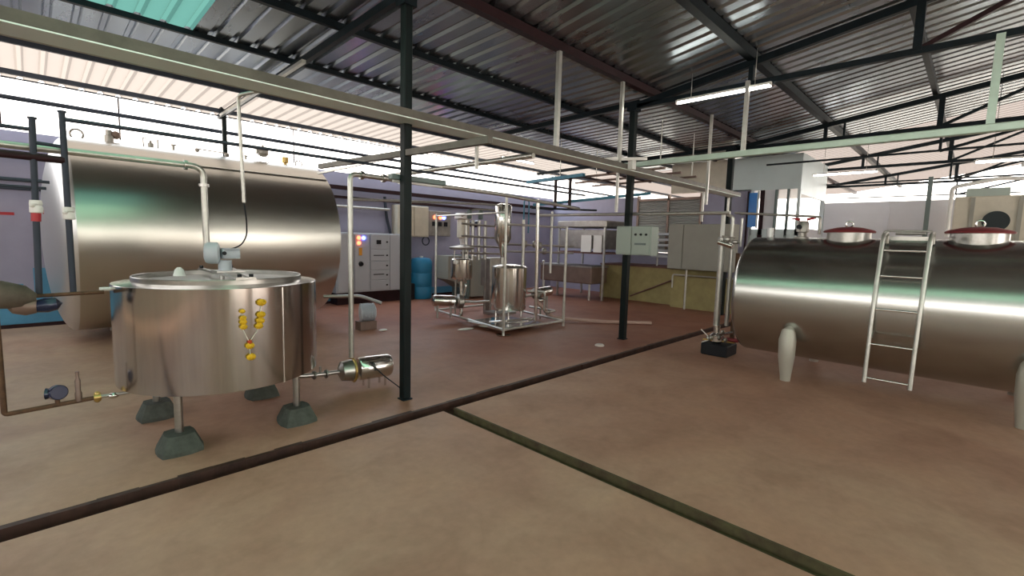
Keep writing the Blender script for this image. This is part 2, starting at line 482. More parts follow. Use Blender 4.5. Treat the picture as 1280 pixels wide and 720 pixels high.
CG = 'dark steel columns'
def column(x, y, w, label):
    t = thing('steel_column', (x, y, 0), label, 'column', CG)
    c = MB(); c.box(x - w / 2, x + w / 2, y - w / 2, y + w / 2, 0.012, 3.83, ch=0.008); c.build('shaft', 'darkgreen', t)
    MB().box(x - w * .62, x + w * .62, y - w * .62, y + w * .62, 0.0, 0.012).build('base_plate', 'dark', t)
    MB().box(x - w * .8, x + w * .8, y - w * .8, y + w * .8, 3.70, 3.82).build('cap_plate', 'dark', t)
    return t
c1 = column(2.54, 3.93, 0.085, 'dark green steel column in front of the drain, nearest to the viewer')
column(6.9, 4.12, 0.10, 'black steel column carrying the small grey-green control panel')
column(11.23, 4.15, 0.12, 'far black steel column beside the pale upper cabin')
column(2.57, 9.86, 0.07, 'slim eave column rising behind the big left tank')

# small cross bar and lamp batten on column 1
tag(MB().bar((2.53, 5.8, 2.43), (2.53, 2.75, 2.365), 0.05, 0.055).build('cross_bar', 'traybrown'), 'brown square bar crossing the nearest column above head height', 'bar')
t = thing('unlit_lamp_batten', (2.74, 4.02, 2.13), 'unlit grey tube lamp fitting fixed across the nearest column', 'lamp')
MB().box(2.42, 3.06, 3.98, 4.05, 2.145, 2.195, ch=0.006).build('housing', 'tubeoff', t)
MB().tube([(2.45, 4.015, 2.13), (3.03, 4.015, 2.13)], 0.013).build('tube', 'white', t)

# ================================================================== TRAY, BEAM, HANGERS
t = thing('cable_tray', (4.0, 3.8, 2.64), 'long steel cable tray hung over the drain, side browned for shade, underside pale with painted floor reflection', 'cable tray')
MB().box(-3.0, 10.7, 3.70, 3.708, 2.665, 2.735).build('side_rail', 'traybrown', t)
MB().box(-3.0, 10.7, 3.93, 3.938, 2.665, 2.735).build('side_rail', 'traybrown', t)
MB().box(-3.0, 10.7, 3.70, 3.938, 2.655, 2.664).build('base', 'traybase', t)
MB().tube(bend([(-3.0, 3.97, 2.68), (10.75, 3.97, 2.68), (10.75, 3.97, 2.36)], 0.06), 0.025).build('conduit', 'galv', t)
tb = thing('overhead_beam', (6.7, 0, 2.78), 'long pale green square beam hung across above the ladder tank', 'beam')
MB().box(6.66, 6.74, -4.0, 4.12, 2.785, 2.865, ch=0.008).build('square_tube', 'greensteel', tb)
HG = 'hangers from the roof steel'
def hanger(x, y, z0, z1, w, m, label):
    tag(MB().bar((x, y, z0), (x, y, z1), w).build('hanger_rod', m), label, 'hanger', HG)
hanger(6.72, 2.34, 2.865, 3.76, 0.05, 'galv', 'pale hanger under the middle truss beside the lit tube lamp')
hanger(6.72, 0.02, 2.865, 3.72, 0.065, 'greensteel', 'pale green hanger holding up the green beam at far right')
hanger(4.5, 3.72, 2.735, 3.83, 0.05, 'galv', 'white hanger dropping from the reddish purlin to the cable tray')
hanger(5.9, 3.72, 2.735, 3.83, 0.045, 'galv', 'shorter white hanger of the cable tray just left of the second column')
hanger(6.3, 3.98, 2.07, 2.66, 0.035, 'galv', 'pale rod under the cable tray in front of the second column')
hanger(3.45, 3.96, 2.36, 2.66, 0.03, 'galv', 'thin pale rod under the cable tray right of the nearest column')
hanger(8.2, 3.4, 2.3, 3.80, 0.04, 'galv', 'thin pale rod between the tube lamp and the second column')
hanger(9.4, 3.96, 2.07, 2.66, 0.035, 'galv', 'pale rod under the far end of the cable tray')
tag(MB().bar((5.7, 3.82, 2.76), (6.35, 3.55, 2.83), 0.05, 0.04).build('cross_piece', 'white'), 'white flat bar lying across the cable tray near the second column', 'bar')
tag(MB().box(6.1, 6.2, 3.62, 3.70, 2.66, 2.80, ch=0.005).build('junction_box', 'white'), 'small white junction box on the cable tray side', 'box')
tag(MB().tube([(4.3, 3.9, 2.62), (4.3, 7.2, 2.62)], 0.035).build('overhead_pipe', 'galv'), 'pale pipe running from the cable tray towards the back wall', 'pipe')
tag(MB().bar((3.2, 3.9, 2.6), (3.2, 7.4, 2.55), 0.03).build('overhead_pipe', 'galv'), 'thin pale bar under the roof right of the nearest column', 'pipe')

# lit tubes
def tube_lamp(p0, p1, label, drop=True):
    p0, p1 = Vector(p0), Vector(p1)
    c = (p0 + p1) / 2
    t = thing('tube_lamp', (c.x, c.y, c.z), label, 'lamp', 'lit tube lamps')
    MB().bar(p0 + V(0, 0, .035), p1 + V(0, 0, .035), 0.04, 0.03, up=(0, 0, 1)).build('housing', 'white', t)
    MB().tube([p0, p1], 0.016).build('tube', 'tube', t)
    d = (p1 - p0).normalized()
    for p in (p0, p1): MB().bar(p - d * .01 + V(0, 0, -.01), p - d * .01 + V(0, 0, .04), 0.03).build('end_cap', 'white', t)
    for p in (p0 + d * .2, p1 - d * .2):
        MB().tube([p + V(0, 0, .04), V(p.x, p.y, zroof(p.y) - .012)], .005, 6).build('suspension_rod', 'galv', t)
    return t
tube_lamp((6.80, 3.34, 3.67), (6.80, 2.08, 3.67), 'lit tube lamp under the middle truss chord')
tube_lamp((13.0, 2.9, 3.30), (13.0, 1.7, 3.30), 'distant lit tube lamp beside the pale upper cabin')
tube_lamp((11.3, 0.15, 3.12), (11.3, -1.1, 3.12), 'lit tube lamp at the right edge above the cream cabinet')
tube_lamp((8.4, 8.7, 3.66), (9.6, 8.7, 3.66), 'lit tube lamp over the skid near the back wall')
for i, (p, q) in enumerate((((-1.5, -2.0, 4.4), (-0.3, -2.0, 4.4)), ((3.5, -2.0, 4.4), (4.7, -2.0, 4.4)), ((-3, 3.0, 3.8), (-3, 1.8, 3.8)))):  # unseen tubes added out of view for extra light
    tube_lamp(p, q, ['added unseen fill tube behind the viewer on the left', 'added unseen fill tube behind the viewer on the right', 'added unseen fill tube out of view on the left side'][i])

# ================================================================== BIG LEFT TANK
TC = V(0, 9.22, 1.505); TR = 1.36
t = thing('storage_tank', (2.1, 9.22, 0), 'huge horizontal steel milk tank lying along the back wall, behind the open vat', 'tank')
b = MB()
b.lathe([(TR, 0.42), (TR, 3.78)], (0, TC.y, TC.z), (1, 0, 0), 96)
b.build('shell', 'tank', t)
hd = lambda s, n=10, dep=0.30: [(TR * math.sin(PI / 2 * (1 - i / n)) if i < n else 0.0, dep * math.sin(PI / 2 * (i / n))) for i in range(n + 1)]
MB().lathe([(r, h) for r, h in hd(1)], (0.42, TC.y, TC.z), (-1, 0, 0), 96).build('head', 'cap', t)
MB().lathe([(r, h) for r, h in hd(1, dep=0.05)], (3.78, TC.y, TC.z), (1, 0, 0), 96).build('head', 'tank', t)
# lap seam along the upper front, ring welds
sm_ = MB()
an = math.radians(128)
yy, zz = TC.y + (TR + .004) * math.cos(an), TC.z + (TR + .004) * math.sin(an)
sm_.bar((0.43, yy, zz), (3.77, yy, zz), 0.05, 0.006)
sm_.build('lap_seam', 'steel', t)
for y in (8.6, 9.8):
    for x in (0.9, 3.3):
        MB().box(x - 0.07, x + 0.07, y - 0.05, y + 0.05, 0, 0.34).build('leg', 'dullsteel', t)
MB().ring((0.55, TC.y, TC.z + TR + 0.06), (0, 1, 0), 0.07, 0.014).build('lifting_lug', 'dullsteel', t)
MB().ring((3.62, TC.y, TC.z + TR + 0.05), (0, 1, 0), 0.06, 0.012).build('lifting_lug', 'dullsteel', t)
n = MB(); n.lathe([(0.06, 0), (0.06, .12), (0.04, .13), (0.04, .2)], (0.9, TC.y, TC.z + TR - .02)); n.build('vent', 'dullsteel', t)
MB().ball((0.98, TC.y, TC.z + TR + .12), 0.06).build('vent_cap', 'brown', t)
n = MB(); n.tube([(1.30, TC.y, TC.z + TR - .02), (1.30, TC.y, TC.z + TR + .14), (1.48, TC.y, TC.z + TR + .14), (1.48, TC.y, TC.z + TR - .02)], .012); n.build('handrail', 'dullsteel', t)
MB().lathe([(.04, 0), (.04, .08), (.02, .09), (.02, .12)], (1.39, TC.y, TC.z + TR - .01), seg=16).build('nozzle', 'dullsteel', t)
MB().lathe([(.02, 0), (.02, .09), (.04, .09), (.04, .11)], (1.68, TC.y, TC.z + TR - .01), seg=16).build('nozzle', 'dullsteel', t)
n = MB(); n.tube([(2.02, TC.y, TC.z + TR + .08), (2.42, TC.y, TC.z + TR + .07)], .01); n.ball((2.0, TC.y, TC.z + TR + .06), .035); n.ball((2.43, TC.y, TC.z + TR + .04), .04); n.build('guard_rod', 'dullsteel', t)
MB().lathe([(.02, 0), (.02, .07), (.03, .07), (.03, .09)], (2.72, TC.y, TC.z + TR - .01), seg=16).build('nozzle', 'dullsteel', t)
n = MB(); n.ball((3.0, TC.y, TC.z + TR + .17), .09, sq=(1.1, 1, .9)); n.box(2.88, 2.96, TC.y - .05, TC.y + .05, TC.z + TR + .14, TC.z + TR + .22); n.tube([(3, TC.y, TC.z + TR + .22), (3, TC.y, TC.z + TR + .3)], .02); n.build('agitator_motor', 'dullsteel', t)
n = MB()
for dx in (-.07, .07):
    for dy in (-.06, .06): n.tube([(3 + dx, TC.y + dy, TC.z + TR - .02), (3 + dx, TC.y + dy, TC.z + TR + .12)], .008)
n.build('motor_frame', 'dullsteel', t)
MB().lathe([(.03, 0), (.03, .04), (.055, .05), (.055, .15)], (3.38, TC.y, TC.z + TR - .01), seg=16).build('breather_cup', 'brass', t)
MB().bar((0.15, TC.y - 0.55, 1.80), (0.17, TC.y + 0.35, 1.80), 0.012, 0.05).build('red_reflection', 'red', t)['label'] = 'red strip painted as the wall stripe reflected in the tank head'  # reflection of the red wall stripe, built as a strip
n = MB(); n.tube(bend([(3.5, 7.95, 0.55), (4.05, 7.7, 0.55), (4.35, 7.5, 0.42)], .1), .03); n.ring((3.9, 7.78, .55), (1, -.4, 0), .05, .015); n.build('outlet_pipe', 'steel', t)

# dark upright pipes standing on the inlet pipe, with runs to the left
t = thing('pipe_manifold', (0.12, 4.5, 1.08), 'two upright dark pipes with white unions before the left end of the big tank', 'pipe')
for x, xb, zb, zt in ((0.056, 0.029, 1.135, 2.32), (0.201, 0.199, 1.145, 2.39)):
    MB().tube([(xb, 4.5, zb), (x, 4.5, zt)], 0.018).build('upright', 'rail', t)
    MB().lathe([(.024, 0), (.024, .012)], (x, 4.5, zt - .012), seg=14).build('end_cap', 'rail', t)
for x, z in ((0.045, 1.735), (0.206 - .004, 1.70)):
    u_ = MB().lathe([(.026, -.04), (.034, -.035), (.034, .0), (.028, .01), (.034, .02), (.030, .045)], (x, 4.5, z), seg=18).build('union', 'white', t)
    u_['label'] = 'white pipe union'
    MB().ball((x - .018, 4.472, z + .01), .016).build('plug', 'white', u_)
MB().tube([(0.040, 4.5, 1.64), (0.043, 4.5, 1.695)], 0.0255).build('red_tape', 'red', t)
MB().tube([(-2.5, 4.5, 2.09), (0.2, 4.5, 2.06)], 0.024).build('side_run', 'maroon', t)
MB().tube([(0.05, 4.5, 2.157), (0.2, 4.5, 2.15)], 0.012).build('side_run', 'rail', t)
MB().tube([(-2.5, 4.5, 1.915), (0.118, 4.5, 1.904)], 0.010).build('side_run', 'rail', t)
MB().tube([(-2.5, 4.5, 1.865), (0.10, 4.5, 1.862)], 0.010).build('side_run', 'rail', t)
MB().tube([(-2.5, 4.5, 2.245), (0.05, 4.5, 2.239)], 0.013).build('side_run', 'rail', t)
MB().tube([(0.2, 4.5, 2.335), (6.2, 4.5, 2.335)], 0.015).build('long_run', 'rail', t)
# pipes on the wall
WG = 'pipes and trays along the back wall'
def wallrun(x0, x1, y, z, r, m, label, sq=False, cat='pipe', z1=None):
    z1 = z if z1 is None else z1
    if sq: b = MB().bar((x0, y, z), (x1, y, z1), r * 2, r * 2)
    else: b = MB().tube([(x0, y, z), (x1, y, z1)], r)
    return tag(b.build('wall_tray' if sq else 'wall_pipe', m), label, cat, WG)
wallrun(-4, 12.9, 10.72, 2.72, 0.045, 'maroon', 'upper dark maroon tray along the back wall', True, 'tray')
wallrun(3.9, 12.9, 10.74, 2.50, 0.03, 'maroon', 'lower dark maroon tray on the back wall above the white cabinet', True, 'tray')
wallrun(-4, 0.9, 10.70, 2.33, 0.03, 'rail', 'upper of two dark pipes on the wall left of the big tank')
wallrun(-4, 0.9, 10.70, 2.19, 0.02, 'rail', 'lower of two dark pipes on the wall left of the big tank')
wallrun(4.0, 6.4, 10.66, 2.28, 0.035, 'galv', 'pale pipe on the back wall just above the white cabinet')
wallrun(-4, 16.0, 10.3, 3.50, 0.035, 'rail', 'upper long pipe across the bright opening under the eave', z1=3.42)
tag(MB().tube([(-4, 9.9, 3.78 - .09), (13, 9.9, 3.74 - .09)], .012).build('eave_wire', 'rail'), 'thin wire strung just under the eave purlin', 'wire')
for i, x in enumerate((-0.2, 1.15, 3.95, 5.1)):
    tag(MB().tube([(x, 10.3, 3.08), (x, 10.3, 3.76)], .012).build('drop_wire', 'maroon'), 'thin rod in the bright opening, ' + ['at the left edge of the view', 'above the left part of the big tank', 'above the right end of the big tank', 'left of the nearest column'][i], 'rod', 'rods in the opening')
# steel milk line over the vat
t = thing('milk_line', (1.06, 4.5, 1.5), 'thin steel milk line coming from the left and bending down to the vat motor', 'pipe')
MB().tube(bend([(-3, 4.58, 2.14), (1.03, 4.58, 2.13), (1.03, 4.56, 1.46)], 0.09), 0.024).build('pipe', 'galv', t)
for p in ((0.91, 4.58, 2.13), (1.03, 4.575, 1.98)):
    d = (1, 0, 0) if p[2] > 2.1 else (0, 0, 1)
    MB().lathe([(.038, -.012), (.038, .012)], p, d, 16).build('union', 'steel', t)
t = thing('drop_conduit', (1.25, 4.35, 1.45), 'grey conduit dropping from the cable tray with a black cable curling to the vat motor', 'conduit')
MB().tube(bend([(1.36, 3.93, 2.70), (1.24, 4.35, 2.70), (1.26, 4.35, 1.85)], .05), 0.014).build('conduit', 'galv', t)
cb = [(1.26, 4.35, 1.85), (1.275, 4.35, 1.70), (1.28, 4.37, 1.58), (1.25, 4.41, 1.50), (1.19, 4.45, 1.465), (1.13, 4.48, 1.462)]
MB().tube(bend(cb, .04), 0.006, 8).build('cable', 'black', t)
tag(MB().bar((2.46, 6.05, 3.70), (2.50, 9.75, 3.66), .05, .04).build('rafter_pale_part', 'galv'), 'pale bar added for the lighter stretch of the nearest left rafter, up to the eave column', 'bar')  # added alongside the rafter to show its lighter stretch

# ================================================================== THE VAT
VC = V(1.12, 4.5, 0); VR = 0.725
t = thing('cheese_vat', (VC.x, VC.y, 0), 'round open stainless steel vat on four legs with a yellow flower garland', 'vat')
n = MB()
n.lathe([(0.05, 0.46), (VR - .02, .432), (VR, .44), (VR, 1.197), (VR - .003, 1.20), (0.605, 1.215), (0.598, 1.205), (VR - .05, 1.18), (VR - .05, .5), (0.05, .47)], (VC.x, VC.y, 0), seg=240)
for p in n.v:                                        # the hand-rolled sheet is slightly wavy
    a_ = math.atan2(p.y - VC.y, p.x - VC.x)
    k_ = 1 + 0.0016 * math.sin(9 * a_ + 1) + 0.0012 * math.sin(17 * a_ + 2.2) + 0.0006 * math.sin(31 * a_)
    p.x = VC.x + (p.x - VC.x) * k_; p.y = VC.y + (p.y - VC.y) * k_
n.build('jacket', 'vat', t)
n = MB(); n.lathe([(0.603, 1.21), (0.603, 1.248), (0.599, 1.252), (0.592, 1.248), (0.592, 0.62), (0.3, 0.55), (0.0, 0.53)], (VC.x, VC.y, 0), seg=96)
n.build('inner_bowl', 'steel', t)
# seam
a0 = math.radians(-71)
p = V(VC.x + (VR + .001) * math.cos(a0), VC.y + (VR + .001) * math.sin(a0), 0)
MB().bar((p.x, p.y, .43), (p.x, p.y, 1.19), 0.008).build('weld_seam', 'polish', t)
for (sx, sy) in ((-1, -1), (1, -1), (-1, 1), (1, 1)):
    x, y = VC.x + sx * .42, VC.y + sy * .44
    l = MB(); l.tube([(x, y, 0.08), (x, y, .43)], .028); l.build('leg', 'steel', t)
# motor bridge across the vat
n = MB()
n.bar((1.10, 5.10, 1.262), (1.09, 3.90, 1.262), .045, .016, up=(0, 0, 1)); n.bar((1.33, 5.06, 1.262), (1.17, 3.90, 1.262), .045, .016, up=(0, 0, 1))
n.bar((1.06, 4.5, 1.278), (1.27, 4.5, 1.278), .20, .012, up=(0, 0, 1)); n.bar((1.06, 3.925, 1.256), (1.20, 3.925, 1.256), .05, .02, up=(0, 0, 1))
c0 = V(VC.x, VC.y, 1.27)
br = n.build('bridge', 'steel', t)
n = MB()
for (x, y) in ((1.09, 3.92), (1.17, 3.92), (1.10, 5.08), (1.33, 5.04)): n.lathe([(.016, 0), (.016, .022)], (x, y, 1.27), seg=10)
n.build('bolts', 'black', br)
n = MB(); n.tube([(VC.x, VC.y, 0.62), (VC.x, VC.y, 1.33)], .018); n.bar((VC.x - .4, VC.y, .7), (VC.x + .4, VC.y, .7), .012, .09); n.build('agitator', 'steel', t)
mt = MB()
mt.lathe([(.05, 1.28), (.05, 1.37)], (VC.x + .02, VC.y - .02, 0), seg=20)
mt.lathe([(.04, -.07), (.075, -.06), (.088, -.04), (.088, .03), (.06, .045)], (VC.x - .06, VC.y - .02, 1.43), (1, -.3, 0), 28)
gm = mt.build('gearbox', 'greybox', t)
mt = MB()
for k in range(7): mt.box(VC.x + .0, VC.x + .12, VC.y - .08, VC.y + .02, 1.385 + k * .013, 1.392 + k * .013)
mt.tube([(VC.x - .01, VC.y - .04, 1.425), (VC.x + .12, VC.y - .04, 1.425)], .04)
mt.build('motor', 'greybox', t)
MB().lathe([(.016, 0), (.016, .01)], (VC.x + .0, VC.y - .085, 1.43), (0, -1, 0), 14).build('shaft_end', 'black', gm)
MB().lathe([(.045, 0), (.03, .05), (.012, .07)], (0.84, 4.60, 1.24), seg=16).build('spray_cone', 'white', t)
n = MB(); n.tube([(VC.x - VR - .06, VC.y - .02, 1.17), (VC.x - VR + .01, VC.y - .02, 1.17)], .014); n.build('side_spout', 'white', t)
o = MB().tube([(VC.x + .3, VC.y - .1, .40), (VC.x + .45, VC.y + .05, .28), (1.80, 4.55, .235)], .022); o.build('outlet', 'steel', t)
# concrete feet
for i, (sx, sy) in enumerate(((-1, -1), (1, -1), (-1, 1), (1, 1))):
    x, y = VC.x + sx * .42, VC.y + sy * .44
    f = MB()
    a, b2, h = .145, .095, .135
    vs = []
    for z, w in ((0, a), (.03, a * .98), (h, b2)):
        for k in range(12):
            th = 2 * PI * (k + .5) / 12
            ww = min(w / max(abs(math.cos(th)), abs(math.sin(th))), w * 1.22) * (.97 + random.random() * .05)
            vs.append((x + ww * math.cos(th), y + ww * math.sin(th), z))
    fs = [tuple(range(11, -1, -1)), tuple(range(24, 36))]
    for r in range(2):
        for k in range(12):
            k2 = (k + 1) % 12
            fs.append((r * 12 + k, r * 12 + k2, r * 12 + 12 + k2, r * 12 + 12 + k))
    f.add(vs, fs)
    tag(f.build('concrete_footing', 'plinth'), 'dark green-grey concrete block under the vat, ' + ['nearest one at front left', 'the one at front right', 'the one at back left', 'mostly hidden one at back right'][i], 'concrete block', 'concrete blocks under the vat legs')

# garland
gt = thing('flower_garland', (1.1, 3.77, .68), 'yellow marigold garland hanging in a V on the front of the vat', 'garland')
def on_vat(x, z, off=0.018):
    y = VC.y - math.sqrt((VR + off) ** 2 - (x - VC.x) ** 2)
    return V(x, y, z)
th = MB()
th.tube([on_vat(1.055, 1.05, .006), on_vat(1.06, .90, .006), on_vat(1.10, .80, .006), on_vat(1.105, .67, .006)], .003, 6)
th.tube([on_vat(1.19, 1.10, .006), on_vat(1.17, .90, .006), on_vat(1.10, .80, .006)], .003, 6)
th.build('string', 'thread', gt)
for (x, z, s) in ((1.057, 1.035, .017), (1.06, .985, .020), (1.06, .955, .022), (1.062, .92, .022), (1.188, 1.09, .028), (1.182, 1.0, .026), (1.176, .955, .026), (1.166, .915, .024), (1.10, .775, .026), (1.106, .69, .027)):
    f = MB(); c = on_vat(x, z, .016)
    f.ball(c, s, 14, (1.15, .7, .8))
    for k in range(9):
        a_ = 2 * PI * k / 9
        f.ball(c + V(math.cos(a_) * s * .85, -.003, math.sin(a_) * s * .6), s * .38, 8, (1, .8, 1))
    f.build('flower', 'petal', gt)
f = MB(); c = on_vat(1.10, .803, .016); f.ball(c, .016, 10); f.build('flower', 'petalred', gt)['label'] = 'small red flower at the joint of the V'

# steam line at far left
t = thing('steam_line', (0.2, 4.5, 0), 'rusty steam pipe at far left with gauge and safety valve leading to the vat', 'pipe')
MB().tube(bend([(-0.175, 4.5, 1.1), (-0.175, 4.5, .36), (0.31, 4.5, .375)], .02), .016).build('pipe', 'rust', t)
MB().tube([(0.31, 4.5, .375), (0.62, 4.45, .385), (0.72, 4.42, .42)], .012).build('steel_end', 'steel', t)
g = MB().tube([(0.08, 4.5, .37), (0.08, 4.5, .43)], .014); g.build('gauge_stem', 'rust', t)
g = MB().lathe([(.04, -.03), (.052, -.02), (.052, .018), (.046, .022)], (0.085, 4.5, .455), (.35, -1, .15), 24).build('pressure_gauge', 'navy', t)
MB().lathe([(.03, 0), (.04, .03)], (0.055, 4.52, .45), (-1, .3, 0), 20).build('gauge_back', 'navy', g)
MB().lathe([(.020, .37), (.020, .43), (.015, .44), (.017, .52), (.009, .54), (.011, .585)], (0.19, 4.5, 0), seg=16).build('safety_valve', 'brown', t)
v = MB(); v.lathe([(.028, -.02), (.028, .02)], (0.29, 4.5, .375), (1, 0, 0), 16); v.ball((.29, 4.5, .40), .02); v.ball((.29, 4.5, .355), .02); v.build('valve', 'brass', t)
MB().ball((.38, 4.49, .37), .022, sq=(1.6, 1, 1)).build('strainer', 'polish', t)
t = thing('inlet_pipe', (0.1, 4.5, 1.14), 'rusty horizontal pipe running from the left edge to the rim of the vat', 'pipe')
MB().tube([(-0.6, 4.47, 1.13), (0.36, 4.47, 1.15)], .013).build('pipe', 'rust', t)
t = thing('worn_blower', (-0.02, 4.5, 1.1), 'worn brown sheet-metal hood and dark motor hanging on the pipe at far left', 'blower')
MB().lathe([(.02, 0), (.07, .06), (.092, .17), (.075, .28), (.03, .34)], (-.32, 4.42, 1.20), (1, 0, -.20), 24).build('hood', 'cloth', t)
MB().lathe([(.0, 0), (.045, .03), (.062, .09), (.05, .14), (.0, .17)], (-.13, 4.43, 1.085), (1, 0, -.02), 20).build('casing', 'brown', t)
MB().lathe([(.0, 0), (.04, .02), (.05, .07), (.042, .12), (.0, .15)], (-.01, 4.42, 1.075), (1, 0, .12), 20).build('motor', 'navy', t)

# ================================================================== VAT PUMP AND RISER
t = thing('riser_pipe', (2.3, 4.55, .2), 'tall steel pipe rising from the small pump beside the vat and bending right', 'pipe')
MB().tube(bend([(2.29, 4.55, .34), (2.29, 4.55, 2.22), (4.5, 4.7, 2.22), (7.0, 5.2, 2.2)], .07), .026).build('pipe', 'galv', t)
for x in (2.42, 2.68, 2.9):
    MB().lathe([(.04, -.02), (.045, 0), (.04, .02)], (x, 4.55 + (x - 2.29) * .068, 2.22), (1, 0, 0), 16).build('union', 'steel', t)
t = thing('milk_pump', (2.5, 4.55, 0), 'small shiny stainless pump with cylindrical motor cover beside the vat', 'pump')
d = V(.45, -.06, .0).normalized()
c = V(2.29, 4.56, .205)
MB().lathe([(.0, 0), (.112, .004), (.122, .02), (.122, .33), (.11, .352), (.0, .357)], c + d * .07, d, 40).build('motor_cover', 'polish', t)
MB().lathe([(.045, -.13), (.10, -.10), (.11, -.04), (.115, .02), (.10, .04)], c + V(0, 0, .0), d, 32).build('pump_head', 'steel', t)
MB().ring(c + d * .02, d, .118, .014).build('clamp_ring', 'brass', t)
for (u_, w_) in ((.16, -.06), (.16, .06), (.34, -.06), (.34, .06)):
    pp = c + d * u_ + V(.0, w_, 0)
    MB().tube([(pp.x, pp.y, 0.0), (pp.x, pp.y, .12)], .012).build('leg', 'polish', t)
MB().tube(bend([(1.80, 4.55, .235), (1.96, 4.55, .22), (2.2, 4.56, .205)], .05), .022).build('suction_pipe', 'steel', t)
for p in ((1.90, 4.55, .225), (2.02, 4.55, .215)):
    MB().ring(p, (1, .1, -.1), .032, .012).build('union', 'dullsteel', t)
MB().tube([(1.96, 4.55, .20), (1.96, 4.55, .30)], .012).build('valve_handle', 'dullsteel', t)
MB().tube(bend([(2.42, 4.42, .30), (2.55, 4.35, .14), (2.66, 4.2, .02), (2.56, 3.99, .05), (2.54, 3.98, .3)], .08), .006, 8).build('power_cable', 'black', t)

# fan-cooled motor on the floor behind
t = thing('floor_motor', (3.98, 7.45, 0), 'round ribbed grey pump motor on the floor behind the tall riser pipe', 'motor')
n = MB()
for k in range(9): n.lathe([(.155, 0), (.155, .012)], (3.92 + k * .025, 7.45 - k * .008, .30), (1, -.3, 0), 28)
n.lathe([(.12, 0), (.135, .02), (.135, .24), (.1, .26)], (3.91, 7.45, .30), (1, -.3, 0), 28)
n.build('finned_body', 'greybox', t)
MB().box(3.86, 4.16, 7.33, 7.52, 0.0, .15).build('base', 'brown', t)
tag(MB().ball((4.15, 7.1, .02), .05, sq=(1.6, 1, .4)).build('plastic_scrap', 'white'), 'small white scrap on the floor beside the ribbed motor', 'scrap')
tag(MB().ball((5.35, 6.35, .01), .12, sq=(1.5, .7, .07)).build('plastic_scrap', 'thread'), 'flat pale scrap on the floor between column and skid', 'scrap')

# ================================================================== BACK WALL CABINETS
t = thing('control_cabinet', (5.75, 10.6, 0.22), 'wide light grey electrical cabinet with knobs and red and blue lamps by the back wall', 'cabinet')
MB().box(4.85, 6.70, 10.35, 10.75, 0.28, 1.68, ch=.01).build('body', 'greybox', t)
MB().box(4.9, 6.65, 10.4, 10.75, 0.0, 0.28).build('plinth', 'maroon', t)
for (x0, x1) in ((4.88, 5.28), (5.30, 5.68), (6.23, 6.67)):
    MB().box(x0, x1, 10.325, 10.35, .31, 1.65, ch=.006).build('door', 'greybox', t)
for z0, z1 in ((1.30, 1.65), (1.02, 1.28), (.80, 1.0), (.56, .78), (.31, .54)):
    dd = MB().box(5.70, 6.21, 10.325, 10.35, z0, z1, ch=.006).build('door', 'greybox', t)
    MB().lathe([(.02, 0), (.02, .02)], (6.14, 10.325, (z0 + z1) / 2), (0, -1, 0), 12).build('lock', 'black', dd)
MB().box(5.86, 5.97, 10.30, 10.325, 1.42, 1.52).build('meter', 'black', t)
MB().lathe([(.06, 0), (.05, .04)], (5.45, 10.325, .95), (0, -1, 0), 16).build('knob', 'black', t)
for x, z, m_ in ((5.40, 1.56, 'redled'), (5.52, 1.56, 'blueled'), (5.40, 1.44, 'redled')):
    MB().lathe([(.045, 0), (.04, .03), (.0, .045)], (x, 10.325, z), (0, -1, 0), 16).build('indicator_lamp', m_, t)
MB().box(5.40, 5.48, 10.318, 10.325, 1.15, 1.33).build('warning_label', 'orange', t)
for z in (1.14, .68): MB().box(5.78, 6.06, 10.318, 10.325, z, z + .02).build('handle', 'black', t)

t = thing('wall_cabinet', (7.0, 10.65, 1.5), 'beige wall cabinet half hidden behind the nearest column', 'cabinet', )
MB().box(6.55, 7.50, 10.50, 10.79, 1.62, 2.42, ch=.01).build('body', 'cream', t)
MB().box(6.58, 7.02, 10.478, 10.50, 1.65, 2.39, ch=.005).build('door', 'cream', t)
MB().box(7.04, 7.47, 10.478, 10.50, 1.65, 2.39, ch=.005).build('door', 'cream', t)
tag(MB().tube(bend([(6.3, 10.7, 2.6), (6.35, 10.7, 2.1), (6.5, 10.7, 1.55)], .2), .035).build('cable_bundle', 'rail'), 'dark cable bundle dropping to the light grey cabinet', 'cable')
tag(MB().ring((7.48, 10.6, 1.52), (0, 1, 0), .11, .015).build('cable_loop', 'rail'), 'dark cable loop hanging under the beige wall cabinet', 'cable')
t = thing('lamp_panel', (7.95, 10.72, 1.7), 'small metal panel with red and blue lamps on the back wall', 'panel')
MB().box(7.62, 8.36, 10.66, 10.79, 1.66, 2.34, ch=.008).build('body', 'dullsteel', t)
for x, m_ in ((7.82, 'redled'), (8.0, 'redled'), (8.12, 'blueled')):
    MB().lathe([(.055, 0), (.05, .03), (.0, .045)], (x, 10.66, 2.17), (0, -1, 0), 16).build('indicator_lamp', m_, t)
for x in (7.78, 7.98, 8.18): MB().box(x - .05, x + .05, 10.63, 10.66, 1.93, 2.05).build('switch', 'black', t)
t = thing('white_mixer', (7.80, 9.42, 0), 'white cylindrical mixer head on a slim steel stand before the back wall', 'mixer')
MB().lathe([(.13, 1.62), (.16, 1.64), (.16, 2.05), (.14, 2.1)], (7.80, 9.42, 0), seg=28).build('drum', 'cream', t)
MB().lathe([(.2, 2.1), (.22, 2.12), (.22, 2.22), (.19, 2.25)], (7.80, 9.42, 0), seg=28).build('lid', 'white', t)
MB().lathe([(.05, 1.35), (.11, 1.62)], (7.80, 9.42, 0), seg=24).build('funnel', 'white', t)
MB().tube([(7.80, 9.42, 0.0), (7.80, 9.42, 1.36)], .03).build('stand', 'galv', t)
MB().lathe([(.05, 0), (.09, .05), (.09, .25), (.06, .3)], (8.00, 9.40, 1.98), (1, -.2, .1), 20).build('motor', 'navy', t)
